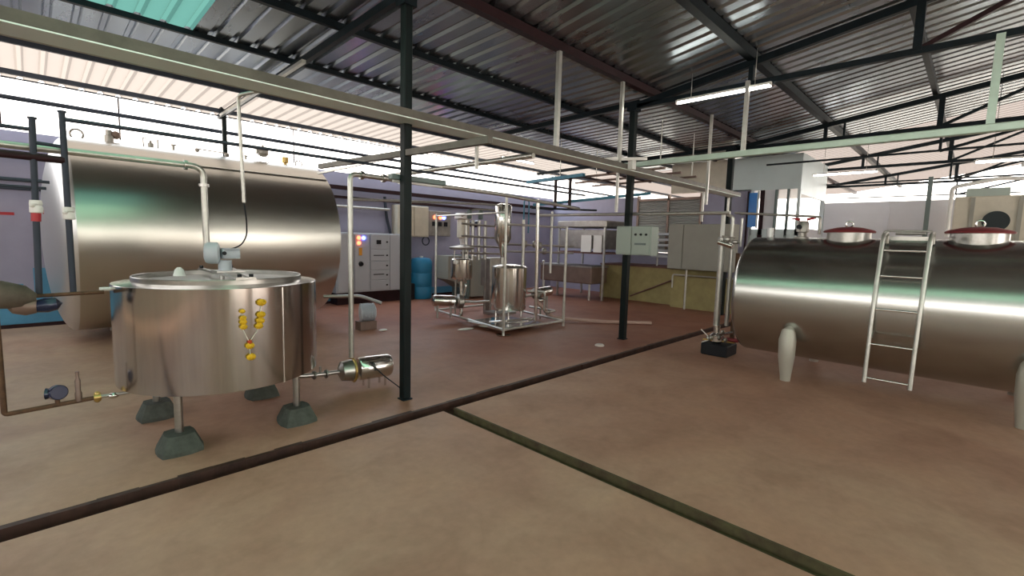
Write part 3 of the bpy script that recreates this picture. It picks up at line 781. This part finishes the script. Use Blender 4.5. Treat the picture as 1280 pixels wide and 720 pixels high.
t = thing('grey_machine', (8.3, 9.9, 0), 'grey two-part metal machine casing with slanted front beside the blue drum', 'machine')
n = MB(); vs = [(7.55, 9.7, 1.15), (8.15, 9.7, 1.15), (8.15, 9.7, .28), (7.85, 9.7, .45), (7.55, 9.7, .55)]
n.add(vs + [(a, 10.3, c_) for a, b_, c_ in vs], [(0, 1, 2, 3, 4), (9, 8, 7, 6, 5), (0, 5, 6, 1), (1, 6, 7, 2), (2, 7, 8, 3), (3, 8, 9, 4), (4, 9, 5, 0)]); n.build('slanted_casing', 'greypanel', t)
MB().box(8.24, 8.86, 9.6, 10.3, 0.05, 1.15, ch=.01).build('casing', 'greypanel', t)
MB().box(8.16, 8.23, 9.65, 10.3, 0.0, 1.17).build('post', 'tubeoff', t)
t = thing('blue_drum', (7.45, 10.2, 0), 'blue plastic drum standing behind the nearest column', 'drum')
MB().lathe([(.27, 0), (.29, .03), (.29, .3), (.28, .32), (.29, .34), (.29, .66), (.28, .68), (.29, .7), (.29, .98), (.24, 1.06), (.1, 1.08)], (7.26, 10.49, 0), seg=36).build('body', 'blue', t)
MB().lathe([(.05, 1.08), (.05, 1.12)], (7.26, 10.49, 0), seg=16).build('cap', 'white', t)
tag(MB().box(6.73, 6.95, 10.3, 10.7, 0, .42, ch=.02).build('dark_crate', 'black'), 'dark crate on the floor right of the light grey cabinet', 'crate')
tag(MB().box(8.72, 9.06, 9.3, 9.5, .12, 1.08, ch=.02).box(8.75, 8.78, 9.32, 9.48, 0, .12).box(9.0, 9.03, 9.32, 9.48, 0, .12).build('narrow_cabinet', 'blue'), 'narrow blue cabinet standing between grey machine and steel skid', 'panel')

# ================================================================== THE PASTEURISER SKID
t = thing('process_skid', (6.3, 6.6, 0), 'open tubular steel skid frame carrying the pasteuriser vessels', 'frame')
def P(pts, r=.022, name='tube', m_='galv', bd=.06, par=None):
    return MB().tube(bend(pts, bd) if bd else pts, r).build(name, m_, par or t)
P([(5.9, 8.0, 2.10), (5.9, 8.0, .10), (5.5, 5.55, .10)], .024, 'frame_tube')
P([(5.5, 5.55, 0.0), (5.47, 5.52, 2.33)], .024, 'frame_tube', bd=0)
P([(5.5, 5.55, .10), (7.05, 5.5, .10)], .022, 'frame_tube', bd=0)
P([(7.05, 5.5, 0.0), (7.05, 5.5, 1.88)], .026, 'frame_tube', bd=0)
P([(7.05, 5.5, .10), (7.5, 8.0, .10), (5.9, 8.0, .10)], .022, 'frame_tube')
P([(6.25, 5.5, 0.19), (6.21, 5.5, 2.32)], .032, 'frame_tube', 'polish', 0)
P([(6.75, 6.3, 0.2), (6.72, 6.3, 2.0)], .03, 'frame_tube', 'galv', 0)
for z in (1.86, ): P([(5.48, 5.54, z), (7.05, 5.5, z)], .018, 'cross_tube', bd=0)
P([(5.9, 8.0, 2.05), (5.48, 5.54, 2.05)], .016, 'cross_tube', bd=0)
MB().lathe([(.11, 0), (.12, .02)], (5.5, 5.55, .0), seg=20).build('foot_pad', 'polish', t)
MB().box(5.55, 6.6, 5.60, 6.6, .06, .10).build('base_plate', 'polish', t)

t = thing('balance_tank', (6.4, 6.35, 0), 'bright polished vertical cylinder tank on legs at the middle of the skid', 'tank')
MB().lathe([(.10, .22), (.33, .26), (.335, .29), (.335, 1.09), (.31, 1.11), (.1, 1.14)], (6.52, 6.45, 0), seg=56).build('shell', 'polish', t)
for a_ in (45, 135, 225, 315):
    x, y = 6.52 + .25 * math.cos(math.radians(a_)), 6.45 + .25 * math.sin(math.radians(a_))
    MB().tube([(x, y, .10), (x, y, .28)], .02).build('leg', 'polish', t)
MB().ring((6.52, 6.45, 1.08), (0, 0, 1), .338, .01, 40).build('rim', 'steel', t)
t = thing('tall_vessel', (6.35, 7.0, 0), 'tall narrow steel cylinder gleaming behind the polished tank', 'tank')
MB().lathe([(.02, 1.20), (.07, 1.45), (.17, 1.62), (.17, 2.26), (.15, 2.30), (.04, 2.33)], (6.70, 6.85, 0), seg=40).build('shell', 'polish', t)
MB().tube([(6.70, 6.85, .1), (6.70, 6.85, 1.25)], .045).build('stem', 'steel', t)
MB().box(6.45, 6.95, 6.65, 7.1, .10, .14).build('foot', 'dullsteel', t)
t = thing('holding_coil', (5.9, 7.2, 1.2), 'stack of pipe loops of the holding coil on the skid', 'pipe coil')
for k in range(4):
    x = 6.12 + k * .17
    MB().tube([(x, 7.3, 1.18), (x, 7.3, 1.98)], .035).build('loop_pipe', 'steel', t)
for z in (1.33, 1.47, 1.66, 1.90):
    MB().tube([(5.95, 7.24, z), (7.1, 7.24, z - .03)], .02).build('cross_pipe', 'dullsteel', t)
MB().tube(bend([(6.0, 7.3, 2.05), (6.3, 7.3, 2.2), (6.7, 7.1, 2.2)], .1), .02).build('cross_pipe', 'dullsteel', t)
for k, x in enumerate((6.15, 6.45)):
    MB().lathe([(.04, 0), (.05, .02), (.05, .16), (.03, .18)], (x, 7.25, 2.0), seg=16).build('valve_head', 'tubeoff', t)
t_ = tag(MB().tube([(5.95, 7.4, .1), (5.95, 7.4, 1.2)], .02).tube([(6.75, 7.4, .1), (6.75, 7.4, 1.2)], .02).bar((5.9, 7.4, 1.19), (6.95, 7.4, 1.19), .03).build('coil_stand', 'dullsteel'), 'thin stand under the pipe loops at the back of the skid', 'stand')
t = thing('buffer_vessel', (5.95, 6.9, 0), 'small shiny vessel with domed lid left of the polished tank', 'vessel')
MB().lathe([(.05, .78), (.20, .84), (.21, .88), (.21, 1.20), (.19, 1.22)], (5.85, 7.1, 0), seg=36).build('shell', 'polish', t)
MB().lathe([(.23, 1.40), (.24, 1.42), (.24, 1.44), (.05, 1.48)], (5.85, 7.1, 0), seg=36).build('lid', 'dullsteel', t)
for a_ in (0, 120, 240):
    x, y = 5.85 + .15 * math.cos(math.radians(a_)), 7.1 + .15 * math.sin(math.radians(a_))
    MB().tube([(x, y, 1.2), (x, y, 1.41)], .012).build('lid_post', 'steel', t)
MB().tube([(5.85, 7.1, .10), (5.85, 7.1, .80)], .04).build('stem', 'polish', t)
MB().ball((5.62, 7.0, 1.16), .045).build('float_ball', 'white', t)
t = thing('skid_pump', (5.5, 7.1, .1), 'shiny cylindrical pump motor low at the left of the skid', 'pump')
MB().lathe([(.0, 0), (.10, .01), (.11, .03), (.11, .42), (.08, .46)], (5.32, 7.3, .42), (1, -.35, -.06), 32).build('motor_cover', 'polish', t)
MB().lathe([(.09, 0), (.14, .03), (.14, .12), (.09, .15)], (5.76, 7.14, .39), (1, -.35, -.06), 28).build('pump_head', 'dullsteel', t)
for dx in (.08, .34): MB().tube([(5.32 + dx, 7.28 - dx * .3, .08), (5.32 + dx, 7.28 - dx * .3, .34)], .02).build('leg', 'dullsteel', t)
MB().tube(bend([(5.9, 7.08, .38), (6.05, 6.9, .38), (6.15, 6.6, .42)], .06), .025).build('outlet', 'steel', t)
MB().tube(bend([(5.85, 7.02, .5), (5.85, 6.95, .72), (5.9, 7.05, .82)], .06), .025).build('outlet', 'polish', t)
t = thing('skid_pump', (7.4, 6.1, .1), 'small shiny pump motor sticking out at the right of the skid', 'pump')
MB().lathe([(.08, 0), (.10, .03), (.10, .36), (.0, .38)], (7.22, 6.28, .55), (1, .1, .05), 32).build('motor_cover', 'polish', t)
MB().lathe([(.07, 0), (.12, .03), (.12, .1), (.08, .14)], (7.08, 6.28, .54), (1, .1, .05), 28).build('pump_head', 'dullsteel', t)
MB().tube([(6.7, 6.32, .5), (7.1, 6.29, .52)], .028).build('suction_pipe', 'steel', t)
for x in (7.3, 7.5): MB().tube([(x, 6.3, 0.0), (x, 6.3, .48)], .018).build('leg', 'dullsteel', t)
MB().ball((7.14, 6.15, .42), .05, sq=(1.3, 1, 1)).build('union', 'polish', t)
t = thing('upper_valves', (6.9, 6.5, 1.4), 'cluster of small valves and pipes at the upper right of the skid', 'valves')
for z in (1.52, 1.38): MB().tube([(6.5, 6.6, z), (8.2, 6.2, z - .02)], .02).build('pipe', 'dullsteel', t)
for x, z in ((6.9, 1.52), (7.2, 1.52), (7.5, 1.38), (7.35, 1.5)):
    MB().lathe([(.03, -.06), (.05, -.03), (.05, .05), (.03, .08)], (x, 6.42, z), seg=14).build('valve', 'dullsteel', t)
for pts in ([(6.72, 6.3, 2.0), (6.72, 6.3, 2.38), (6.86, 6.3, 2.38), (6.86, 6.3, 1.75)], ):
    MB().tube(bend(pts, .06), .014).build('swan_neck', 'bluepaint', t)
MB().tube([(7.45, 6.2, .95), (7.45, 6.2, 2.2)], .026).build('pipe', 'galv', t)
tag(MB().box(6.75, 7.25, 7.25, 7.55, .62, 1.22, ch=.01).box(6.8, 6.85, 7.3, 7.5, 0, .62).box(7.15, 7.2, 7.3, 7.5, 0, .62).build('plate_heat_exchanger', 'dullsteel'), 'dark grey boxy heat exchanger behind the polished tank', 'heat exchanger')
tag(MB().tube(bend([(7.05, 6.2, .40), (7.25, 5.9, .08), (8.0, 5.1, .035), (8.6, 4.5, .035)], .12), .035).build('floor_hose', 'hose'), 'pinkish hose lying on the floor from the skid towards the column', 'hose')
t = thing('floor_drain_cover', (6.0, 3.85, 0), 'small round white drain lid on the floor left of the second column', 'drain cover')
MB().lathe([(.07, 0), (.075, .012), (.055, .03), (.0, .03)], (6.14, 4.06, 0), seg=28).build('lid', 'drainlid', t)

t = thing('return_line', (6.9, 5.9, .3), 'low bent steel pipework at the right side of the skid', 'pipe')
MB().tube(bend([(6.78, 6.2, .62), (6.95, 5.9, .62), (6.95, 5.9, .22), (7.3, 5.9, .22), (7.3, 6.6, .22)], .06), .022).build('pipe', 'steel', t)
MB().tube(bend([(5.75, 5.8, .14), (6.3, 5.72, .14), (6.7, 5.9, .14)], .1), .02).build('pipe', 'polish', t)
MB().tube(bend([(5.7, 6.1, .14), (5.7, 5.75, .2), (6.3, 5.65, .2)], .08), .02).build('pipe', 'polish', t)
for p in ((6.95, 5.9, .5), (7.1, 5.9, .22)): MB().ball(p, .04).build('union', 'dullsteel', t)
# pipes from skid to right
PG2 = 'long overhead pipes between skid and right tank'
tag(MB().tube([(7.0, 6.2, 2.10), (7.0, 2.55, 2.07)], .025).build('transfer_pipe', 'galv'), 'long level steel pipe passing in front of the second column to the right tank', 'pipe', PG2)
tag(MB().tube(bend([(7.04, 2.50, 2.07), (7.04, 1.45, 2.0), (7.04, 1.45, 1.78)], .04), .016).build('transfer_pipe', 'dullsteel'), 'thin dark pipe running on over the top of the right tank', 'pipe', PG2)
tag(MB().tube([(2.6, 5.2, 2.02), (5.9, 6.6, 2.25), (6.7, 6.8, 2.28)], .018).build('transfer_pipe', 'galv'), 'thin pale pipe from the nearest column to the tall vessel', 'pipe', PG2)
# suspended rack
t = thing('suspended_rack', (7.0, 6.0, 2.3), 'dark and blue hanging steel rack between skid and second column', 'rack')
for y in (6.35, 6.75): MB().bar((8.2, y, 2.30), (8.2, y, 3.02), .05).build('post', 'maroon', t)
MB().bar((8.2, 7.6, 2.95), (8.2, 6.0, 3.0), .09, .07).build('crossbar', 'bluepaint', t)
MB().bar((8.2, 7.4, 2.42), (9.4, 5.1, 2.68), .06, .06).build('crossbar', 'bluepaint', t)
MB().bar((7.6, 6.9, 2.3), (9.0, 6.2, 2.32), .04, .04).build('crossbar', 'dark', t)
for k in range(3): MB().bar((8.4 + k * .7, 6.9, 2.98), (8.4 + k * .7, 4.3, 3.02), .06, .04).build('slat', 'brown', t)
for yy in (6.3, 5.5, 4.7): MB().bar((8.3, yy, 3.02), (10.1, yy, 3.02), .04, .04).build('slat', 'maroon', t)
for (x, y) in ((8.4, 4.4), (8.4, 6.8), (9.8, 4.4), (9.8, 6.8)):
    MB().tube([(x, y, 3.0), (x, y, 3.9)], .01).build('hanging_rod', 'galv', t)

# control panel on column 2
t = thing('control_box', (6.8, 3.85, 1.4), 'small grey-green control panel with knobs fixed to the second column', 'control panel')
MB().box(6.62, 6.84, 3.54, 4.16, 1.42, 1.87, ch=.01).build('body', 'panelgrn', t)
MB().box(6.60, 6.62, 3.56, 3.86, 1.44, 1.85, ch=.004).build('door', 'panelgrn', t)
MB().box(6.60, 6.62, 3.88, 4.14, 1.44, 1.85, ch=.004).build('door', 'panelgrn', t)
for y in (3.80, 3.71, 3.62):
    MB().lathe([(.018, 0), (.014, .02)], (6.60, y, 1.74), (-1, 0, 0), 14).build('knob', 'black', t)
MB().box(6.592, 6.60, 3.62, 3.81, 1.58, 1.61).build('nameplate', 'tubeoff', t)

# ================================================================== FAR RIGHT BACKGROUND
def wallx(x, y0, y1, z0, z1, th=.12): return MB().box(x, x + th, y0, y1, z0, z1)
w = MB()
w.box(13.0, 13.15, 7.45, YB, 0, 3.0)
w.box(13.0, 13.15, 3.14, 7.45, 0, 1.35)
w.box(13.0, 13.15, 4.25, 5.5, 1.35, 3.05)
struct('wall_right', w, 'lavender', label='lavender wall behind the second column')
struct('trim_4', MB().box(12.96, 13.15, 4.8, 6.4, 3.05, 3.86), 'cream', label='cream panel under the roof')
tag(MB().box(12.9, 13.0, 4.28, 4.30, 1.3, 3.0).build('corner_strip', 'maroon'), 'thin dark strip beside the blue window', 'strip')
# corrugated shutter
t = thing('rolling_shutter', (13.0, 6.4, 1.4), 'grey corrugated shutter with level ribs behind the control panel', 'shutter')
n = MB(); vs = []; fs = []
nz = 44
for k in range(nz + 1):
    z = 1.36 + (2.86 - 1.36) * k / nz
    off = 0.025 if k % 2 else 0.0
    vs += [(12.98 - off, 5.5, z), (12.98 - off, 7.42, z)]
for k in range(nz): fs.append((2 * k, 2 * k + 1, 2 * k + 3, 2 * k + 2))
n.add(vs, fs); n.box(12.99, 13.05, 5.5, 7.42, 1.36, 2.86); n.build('curtain', 'shutter', t)
for y in (5.5, 6.45, 7.42): MB().box(12.93, 13.04, y - .03, y + .03, 1.36, 3.02).build('guide', 'brown', t)
MB().box(12.93, 13.05, 5.5, 7.42, 2.86, 2.93).build('head_bar', 'brown', t)
# pale blue cabin front with openings
t = thing('upper_cabin', (13.8, 3.9, 2.2), 'pale grey-blue boxed cabin under the roof with open windows below', 'cabin')
MB().box(13.0, 15.6, 3.14, 4.72, 3.02, 3.86).build('fascia', 'palepanel', t)
for y, w_, m_ in ((4.22, .05, 'palepanel'), (3.98, .10, 'maroon'), (3.66, .06, 'tubeoff'), (3.40, .05, 'tubeoff'), (3.17, .06, 'palepanel')):
    MB().box(13.0, 13.08, y - w_ / 2, y + w_ / 2, 0.0, 3.02).build('post', m_, t)
MB().box(13.03, 13.05, 3.69, 3.94, 1.2, 3.02).build('panel', 'lilacpanel', t)
MB().box(13.0, 13.1, 3.14, 4.22, 1.9, 2.05).build('sill', 'palepanel', t)
MB().box(13.02, 13.06, 3.14, 4.22, 0.0, 1.9).build('lower_panel', 'palepanel', t)
MB().box(15.5, 15.6, 3.14, 3.24, 0.0, 3.02).build('post', 'palepanel', t)
MB().box(13.1, 15.5, 3.14, 3.18, 0.0, 2.1).build('side_panel', 'lilacpanel', t)
MB().box(13.1, 15.5, 3.14, 3.20, 2.9, 3.02).build('side_rail', 'palepanel', t)
wn = thing('blue_window', (12.97, 4.06, 2.1), 'bright blue tall window pane beside the far black column', 'window')
MB().box(12.94, 12.97, 4.07, 4.27, 2.10, 2.96).build('pane', 'bluewin', wn)
MB().box(12.93, 12.98, 4.04, 4.07, 2.06, 3.0).build('frame', 'palepanel', wn)
# yellow masonry
yw = MB(); yw.box(11.9, 12.1, 4.4, 7.95, 0, .96)
struct('wall_low', yw, 'yellow', label='low yellow wall')
struct('trim_5', MB().box(11.85, 12.99, 4.4, 7.95, .96, 1.0), 'ledge', label='red-brown ledge on the yellow wall')
tag(MB().box(11.55, 11.88, 3.7, 5.55, 0, .80).build('yellow_step', 'yellow'), 'yellow masonry step in front of the low yellow wall', 'step')
tag(MB().tube(bend([(11.5, 3.6, .84), (11.5, 5.5, .84), (11.5, 5.5, .5)], .05), .02).build('step_pipe', 'galv'), 'thin pale pipe along the top of the yellow step', 'pipe')
tag(MB().tube([(11.86, 5.6, .7), (11.86, 6.9, .12)], .02).build('slanted_pipe', 'ledge'), 'thin reddish pipe slanting down the yellow wall', 'pipe')
t = thing('hanging_cabinet', (11.3, 4.8, .9), 'large plain grey metal cabinet over the yellow step', 'cabinet')
MB().box(11.15, 11.5, 3.95, 5.50, 1.0, 2.10, ch=.012).build('body', 'greypanel', t)
MB().box(11.12, 11.15, 5.12, 5.48, 1.02, 2.08).build('door', 'greypanel', t)
MB().box(11.12, 11.15, 3.97, 5.10, 1.02, 2.08).build('door', 'greypanel', t)
for y in (4.2, 5.1): MB().tube([(11.4, y, 0), (11.4, y, 1.01)], .025).build('leg', 'galv', t)
# plate stack behind control panel
t = thing('plate_stack', (12.2, 6.1, 1.0), 'stack of pale horizontal plates on the ledge behind the control panel', 'plates')
for k in range(5): MB().box(12.0, 12.5, 5.78, 6.4, 1.24 + k * .15, 1.31 + k * .15, ch=.01).build('plate', 'greybox', t)
for y in (5.84, 6.34): MB().tube([(12.25, y, 1.0), (12.25, y, 1.95)], .025).build('post', 'galv', t)
# racks and tubs
t = thing('steel_rack_tank', (11.2, 8.1, 0), 'rectangular steel tank and hood on a tall stand, left of the second column', 'tank')
MB().box(11.0, 12.2, 7.25, 8.9, 1.42, 1.95, ch=.02).build('tub', 'dullsteel', t)
MB().box(10.95, 12.25, 7.2, 8.9, 2.02, 2.20, ch=.02).build('hood', 'dullsteel', t)
for (x, y) in ((11.0, 7.27), (12.2, 7.27), (11.0, 8.85), (12.2, 8.85)): MB().bar((x, y, 0.0), (x, y, 2.05), .05).build('leg', 'galv', t)
MB().box(10.98, 12.2, 7.25, 8.9, 1.28, 1.33).build('shelf', 'ledge', t)
SG = 'white sheets on the rack'
for i, (y0, y1) in enumerate(((7.32, 7.58), (7.66, 8.0))):
    tag(MB().box(10.93, 10.96, y0, y1, 1.33, 1.80).build('notice_sheet', 'white'), 'white sheet standing on the rack, ' + ('right one of two' if i == 0 else 'left one of two'), 'sheet', SG)
t = thing('steel_trough', (11.1, 8.3, 0), 'brownish steel trough on legs under the rack tank', 'trough')
MB().box(10.7, 11.5, 7.45, 9.3, .45, .93, ch=.03).build('basin', 'brown', t)
MB().box(10.68, 11.52, 7.43, 9.32, .90, .95).build('rim', 'dullsteel', t)
for (x, y) in ((10.78, 7.55), (11.42, 7.55), (10.78, 8.4), (10.78, 9.2), (11.42, 9.2)): MB().tube([(x, y, 0), (x, y, .47)], .03).build('leg', 'galv', t)
tag(MB().ball((9.8, 8.4, 1.05), .04).tube([(9.8, 8.4, 1.0), (9.8, 8.4, 0)], .015).build('tap_post', 'galv'), 'thin tap post in front of the brown trough', 'post')

# pale wall and cream cabinet behind the right tank
struct('wall_cold_store', MB().box(15.6, 15.8, .42, 3.24, 0, 2.86).box(15.55, 15.6, 1.7, 1.73, 0, 2.86), 'lilacpanel', label='pale panel wall behind the right tank')
tag(MB().bar((15.4, .95, 0), (15.4, .95, 3.40), .09).build('slim_post', 'tubeoff'), 'slim dark post before the pale panel wall', 'post')
t = thing('cream_cabinet', (13.5, -.2, 0), 'cream boxy cabinet with a round black port behind the right manhole', 'cabinet')
MB().box(12.8, 14.4, -1.6, .40, 0, 2.68, ch=.02).build('body', 'cream', t)
MB().lathe([(.0, -.01), (.16, -.005), (.17, .02), (.19, .03), (.19, .05), (.17, .05)], (12.80, -.20, 2.20), (-1, 0, 0), 36).build('port', 'blackgloss', t)
for y in (.14, -.5): MB().box(12.77, 12.80, y - .03, y + .03, 1.6, 2.66).build('rib', 'greypanel', t)
MB().box(12.9, 14.2, -.35, .25, 2.68, 2.84, ch=.01).build('top_box', 'panelgrn', t)
tag(MB().tube(bend([(12.6, .45, 1.9), (12.6, .45, 2.85), (12.6, -.2, 2.98), (12.6, -1.2, 2.9)], .08), .035).build('white_pipe', 'white'), 'white pipe looping over the cream cabinet', 'pipe')

# ================================================================== RIGHT TANK
RC = V(7.05, 0, .960); RR = .772
t = thing('storage_tank', (7.05, 0.5, 0), 'long low horizontal steel tank on the right with a ladder against it', 'tank')
MB().lathe([(RR, -1.3), (RR, 2.16)], (RC.x, 0, RC.z), (0, 1, 0), 96).build('shell', 'tankb', t)
hd2 = [(RR * math.cos(PI / 2 * (i / 10)) if i < 10 else 0.0, .15 * math.sin(PI / 2 * i / 10)) for i in range(11)]
MB().lathe(hd2, (RC.x, 2.16, RC.z), (0, 1, 0), 96).build('head', 'tankb', t)
MB().lathe(hd2, (RC.x, -1.3, RC.z), (0, -1, 0), 96).build('head', 'tankb', t)
for (x, y) in ((6.33, 1.52), (6.33, -.45), (7.75, 1.52), (7.75, -.45)):
    s_ = -1 if x < 7 else 1
    l = MB()
    l.tube([(x - s_ * .06, y, .66), (x + s_ * .02, y, .60), (x + s_ * .04, y, .5), (x + s_ * .03, y, .3), (x + s_ * .0, y, .06), (x, y, .0)], [.02, .075, .094, .088, .06, .055], 20)
    l.build('leg', 'legpaint', t)
def manhole(y, r, nm_label):
    o = MB().lathe([(r * .86, 1.66), (r * .86, 1.80)], (RC.x - .05, y, 0), seg=40).build('manhole_neck', 'steel', t)
    l = MB().lathe([(r * .9, 1.80), (r, 1.80), (r * 1.02, 1.815), (r * .95, 1.83), (r * .5, 1.862), (0.0, 1.875)], (RC.x - .05, y, 0), seg=40).build('manhole_lid', 'redrim', o)
    l['label'] = nm_label
    h = MB(); h.ring((RC.x - .06 - r * .0, y, 1.90), (1, .3, 0), .035, .010); h.build('handle', 'polish', o)
    return o
manhole(1.13, .26, 'dark red left manhole lid')
manhole(0.0, .27, 'dark red right manhole lid')
n = MB(); n.box(6.9, 7.2, .38, .72, 1.70, 1.76); n.tube([(6.95, .42, 1.8), (6.95, .68, 1.8)], .02); n.tube(bend([(6.9, .36, 1.7), (6.9, .36, 1.82), (6.9, .78, 1.82), (6.9, .78, 1.7)], .03), .012); n.build('top_step', 'steel', t)
# top agitator motor with red levers
a = MB(); a.lathe([(.09, 1.70), (.09, 1.74), (.05, 1.75), (.05, 1.80), (.07, 1.81), (.07, 1.92), (.05, 1.95)], (RC.x, 1.64, 0), seg=20); am = a.build('agitator_motor', 'dullsteel', t)
MB().lathe([(.03, 0), (.03, .04)], (6.97, 1.66, 1.87), (-1, 0, 0), 14).build('port', 'black', am)
MB().tube([(7.05, 1.50, 1.985), (7.05, 1.60, 1.97)], [.008, .02]).tube([(7.05, 1.68, 1.97), (7.05, 1.78, 1.985)], [.02, .008]).build('lever', 'red', am)
a = MB(); a.lathe([(.06, 1.70), (.06, 1.73), (.04, 1.74), (.04, 1.86)], (RC.x, 2.02, 0), seg=16); a.build('nozzle', 'cap', t)

# ladder on right tank
t = thing('hook_ladder', (6.2, .55, 0.18), 'pale steel ladder with five rungs hooked over the right tank', 'ladder')
for yb, yt in ((.735, .73), (.36, .345)):
    MB().tube(bend([(6.15, yb, .20), (6.24, (yb + yt) / 2, 1.05), (6.42, yt, 1.76), (6.72, yt, 1.80), (6.74, yt, 1.68)], .07), .02).build('rail', 'galv', t)
for z, x in ((.25, 6.155), (.61, 6.195), (.98, 6.235), (1.33, 6.31), (1.60, 6.38)):
    MB().tube([(x, .365 - (z * .01), z), (x, .735, z)], .011).build('rung', 'polish', t)
for y in (.735, .36):
    MB().tube([(6.20, y, .66), (6.34, y, .66)], .012).build('standoff', 'galv', t)

# pipe riser + pump at left end of right tank
t = thing('pipe_riser', (7.12, 2.6, 0.2), 'pair of upright steel pipes with valves at the left end of the right tank', 'pipe')
MB().tube([(7.08, 2.66, .42), (7.08, 2.66, 1.62)], .045).build('pipe', 'galv', t)
MB().tube([(7.2, 2.56, .42), (7.2, 2.56, 1.62)], .030).build('pipe', 'galv', t)
MB().tube([(7.06, 2.66, 1.72), (7.06, 2.66, 2.07)], .030).build('pipe', 'white', t)
MB().tube(bend([(7.1, 2.62, 2.05), (7.1, 2.54, 2.02), (7.1, 2.54, 1.70)], .04), .022).build('pipe', 'galv', t)
MB().tube([(7.12, 2.42, 1.60), (7.12, 2.42, 2.0)], .016).build('pipe', 'galv', t)
MB().tube([(7.0, 2.68, 1.66), (7.0, 2.48, 1.60)], .042).build('valve', 'polish', t)
for y, z in ((2.66, 1.70), (2.58, 1.70), (2.46, 1.66)):
    MB().lathe([(.03, -.03), (.05, -.01), (.05, .01), (.03, .03)], (7.04, y, z), seg=16).build('union', 'steel', t)
MB().tube([(6.95, 2.62, 1.74), (7.0, 2.45, 1.72)], .010).build('lever', 'dullsteel', t)
MB().ball((7.1, 2.42, 2.06), .022).build('tip', 'galv', t)
tag(MB().bar((7.3, 2.5, 0), (7.3, 2.5, 1.5), .05).build('rusty_post', 'rust'), 'rusty upright post behind the upright pipes', 'post')
tag(MB().box(6.90, 7.30, 2.42, 2.80, 0, .17, ch=.015).build('black_plinth', 'black'), 'black block on the floor under the valve cluster', 'block')
t = thing('valve_cluster', (7.05, 2.6, .17), 'tangle of small steel and brass valves on the black block', 'valves')
n = MB()
n.lathe([(.07, 0), (.10, .03), (.10, .11), (.05, .15), (.045, .26)], (7.06, 2.64, .17), seg=20)
n.tube([(6.95, 2.74, .24), (7.12, 2.44, .24)], .022); n.tube([(6.94, 2.60, .30), (7.16, 2.46, .34)], .02)
n.build('body', 'polish', t)
MB().tube([(6.92, 2.78, .22), (7.12, 2.40, .20)], .014).build('brass_pipe', 'brass', t)
MB().tube([(6.93, 2.82, .36), (6.95, 2.72, .27)], .008).build('lever', 'white', t)
MB().tube([(6.93, 2.80, .17), (6.95, 2.70, .22)], .008).build('lever', 'white', t)
n = MB()
for (y, z) in ((2.70, .24), (2.56, .27), (2.47, .25), (2.52, .36)): n.lathe([(.02, -.02), (.035, -.01), (.035, .01), (.02, .02)], (6.96, y, z), (0, 1, .2), 14)
n.build('unions', 'dullsteel', t)
MB().tube(bend([(7.1, 2.5, .24), (7.1, 2.35, .24), (7.05, 2.25, .30)], .05), .03).build('outlet', 'redrim', t)

# ================================================================== CAMERA
cam_d = bpy.data.cameras.new('camera')
cam = bpy.data.objects.new('camera', cam_d); COL.objects.link(cam)
FPX = 590.05
cam_d.sensor_fit = 'HORIZONTAL'; cam_d.sensor_width = 36.0
cam_d.lens = FPX / 1280 * 36.0
cam_d.clip_start = 0.05; cam_d.clip_end = 300
def camdir(u, v): return Vector(((u - 640) / FPX, -(v - 360) / FPX, -1.0))
X = camdir(1221, 316).normalized(); Y = camdir(35, 284).normalized(); Z = X.cross(Y).normalized(); Y = Z.cross(X)
R = Matrix((X, Y, Z))                   # world = R @ camera
mw = R.to_4x4(); mw.translation = V(0, 0, 1.6)
cam.matrix_world = mw
S.camera = cam

# ================================================================== LIGHT
w = bpy.data.worlds.new('sky'); S.world = w; w.use_nodes = True
nt = w.node_tree; bg = nt.nodes['Background']
tc = nt.nodes.new('ShaderNodeTexCoord'); sp = nt.nodes.new('ShaderNodeSeparateXYZ')
rp = nt.nodes.new('ShaderNodeValToRGB')
nt.links.new(tc.outputs['Generated'], sp.inputs[0]); nt.links.new(sp.outputs['Z'], rp.inputs['Fac'])
e = rp.color_ramp.elements
e[0].position = 0.0; e[0].color = (1.0, 0.92, 0.84, 1)
e[1].position = 0.6; e[1].color = (0.72, 0.86, 1.0, 1)
m_ = e.new(0.25); m_.color = (0.98, 0.93, 0.88, 1)
nt.links.new(rp.outputs['Color'], bg.inputs['Color'])
bg.inputs['Strength'].default_value = 2.6
sd = bpy.data.lights.new('sun', 'SUN'); sd.energy = 6.0; sd.angle = 0.02; sd.color = (1.0, 0.93, 0.82)
sun = bpy.data.objects.new('sun', sd); COL.objects.link(sun)
sun.rotation_euler = Vector((0.35, 1.0, -1.25)).to_track_quat('-Z', 'Y').to_euler()
vs_ = S.view_settings
vs_.view_transform = 'Standard'; vs_.look = 'None'; vs_.exposure = 1.2; vs_.gamma = 1.0; vs_.use_curve_mapping = False
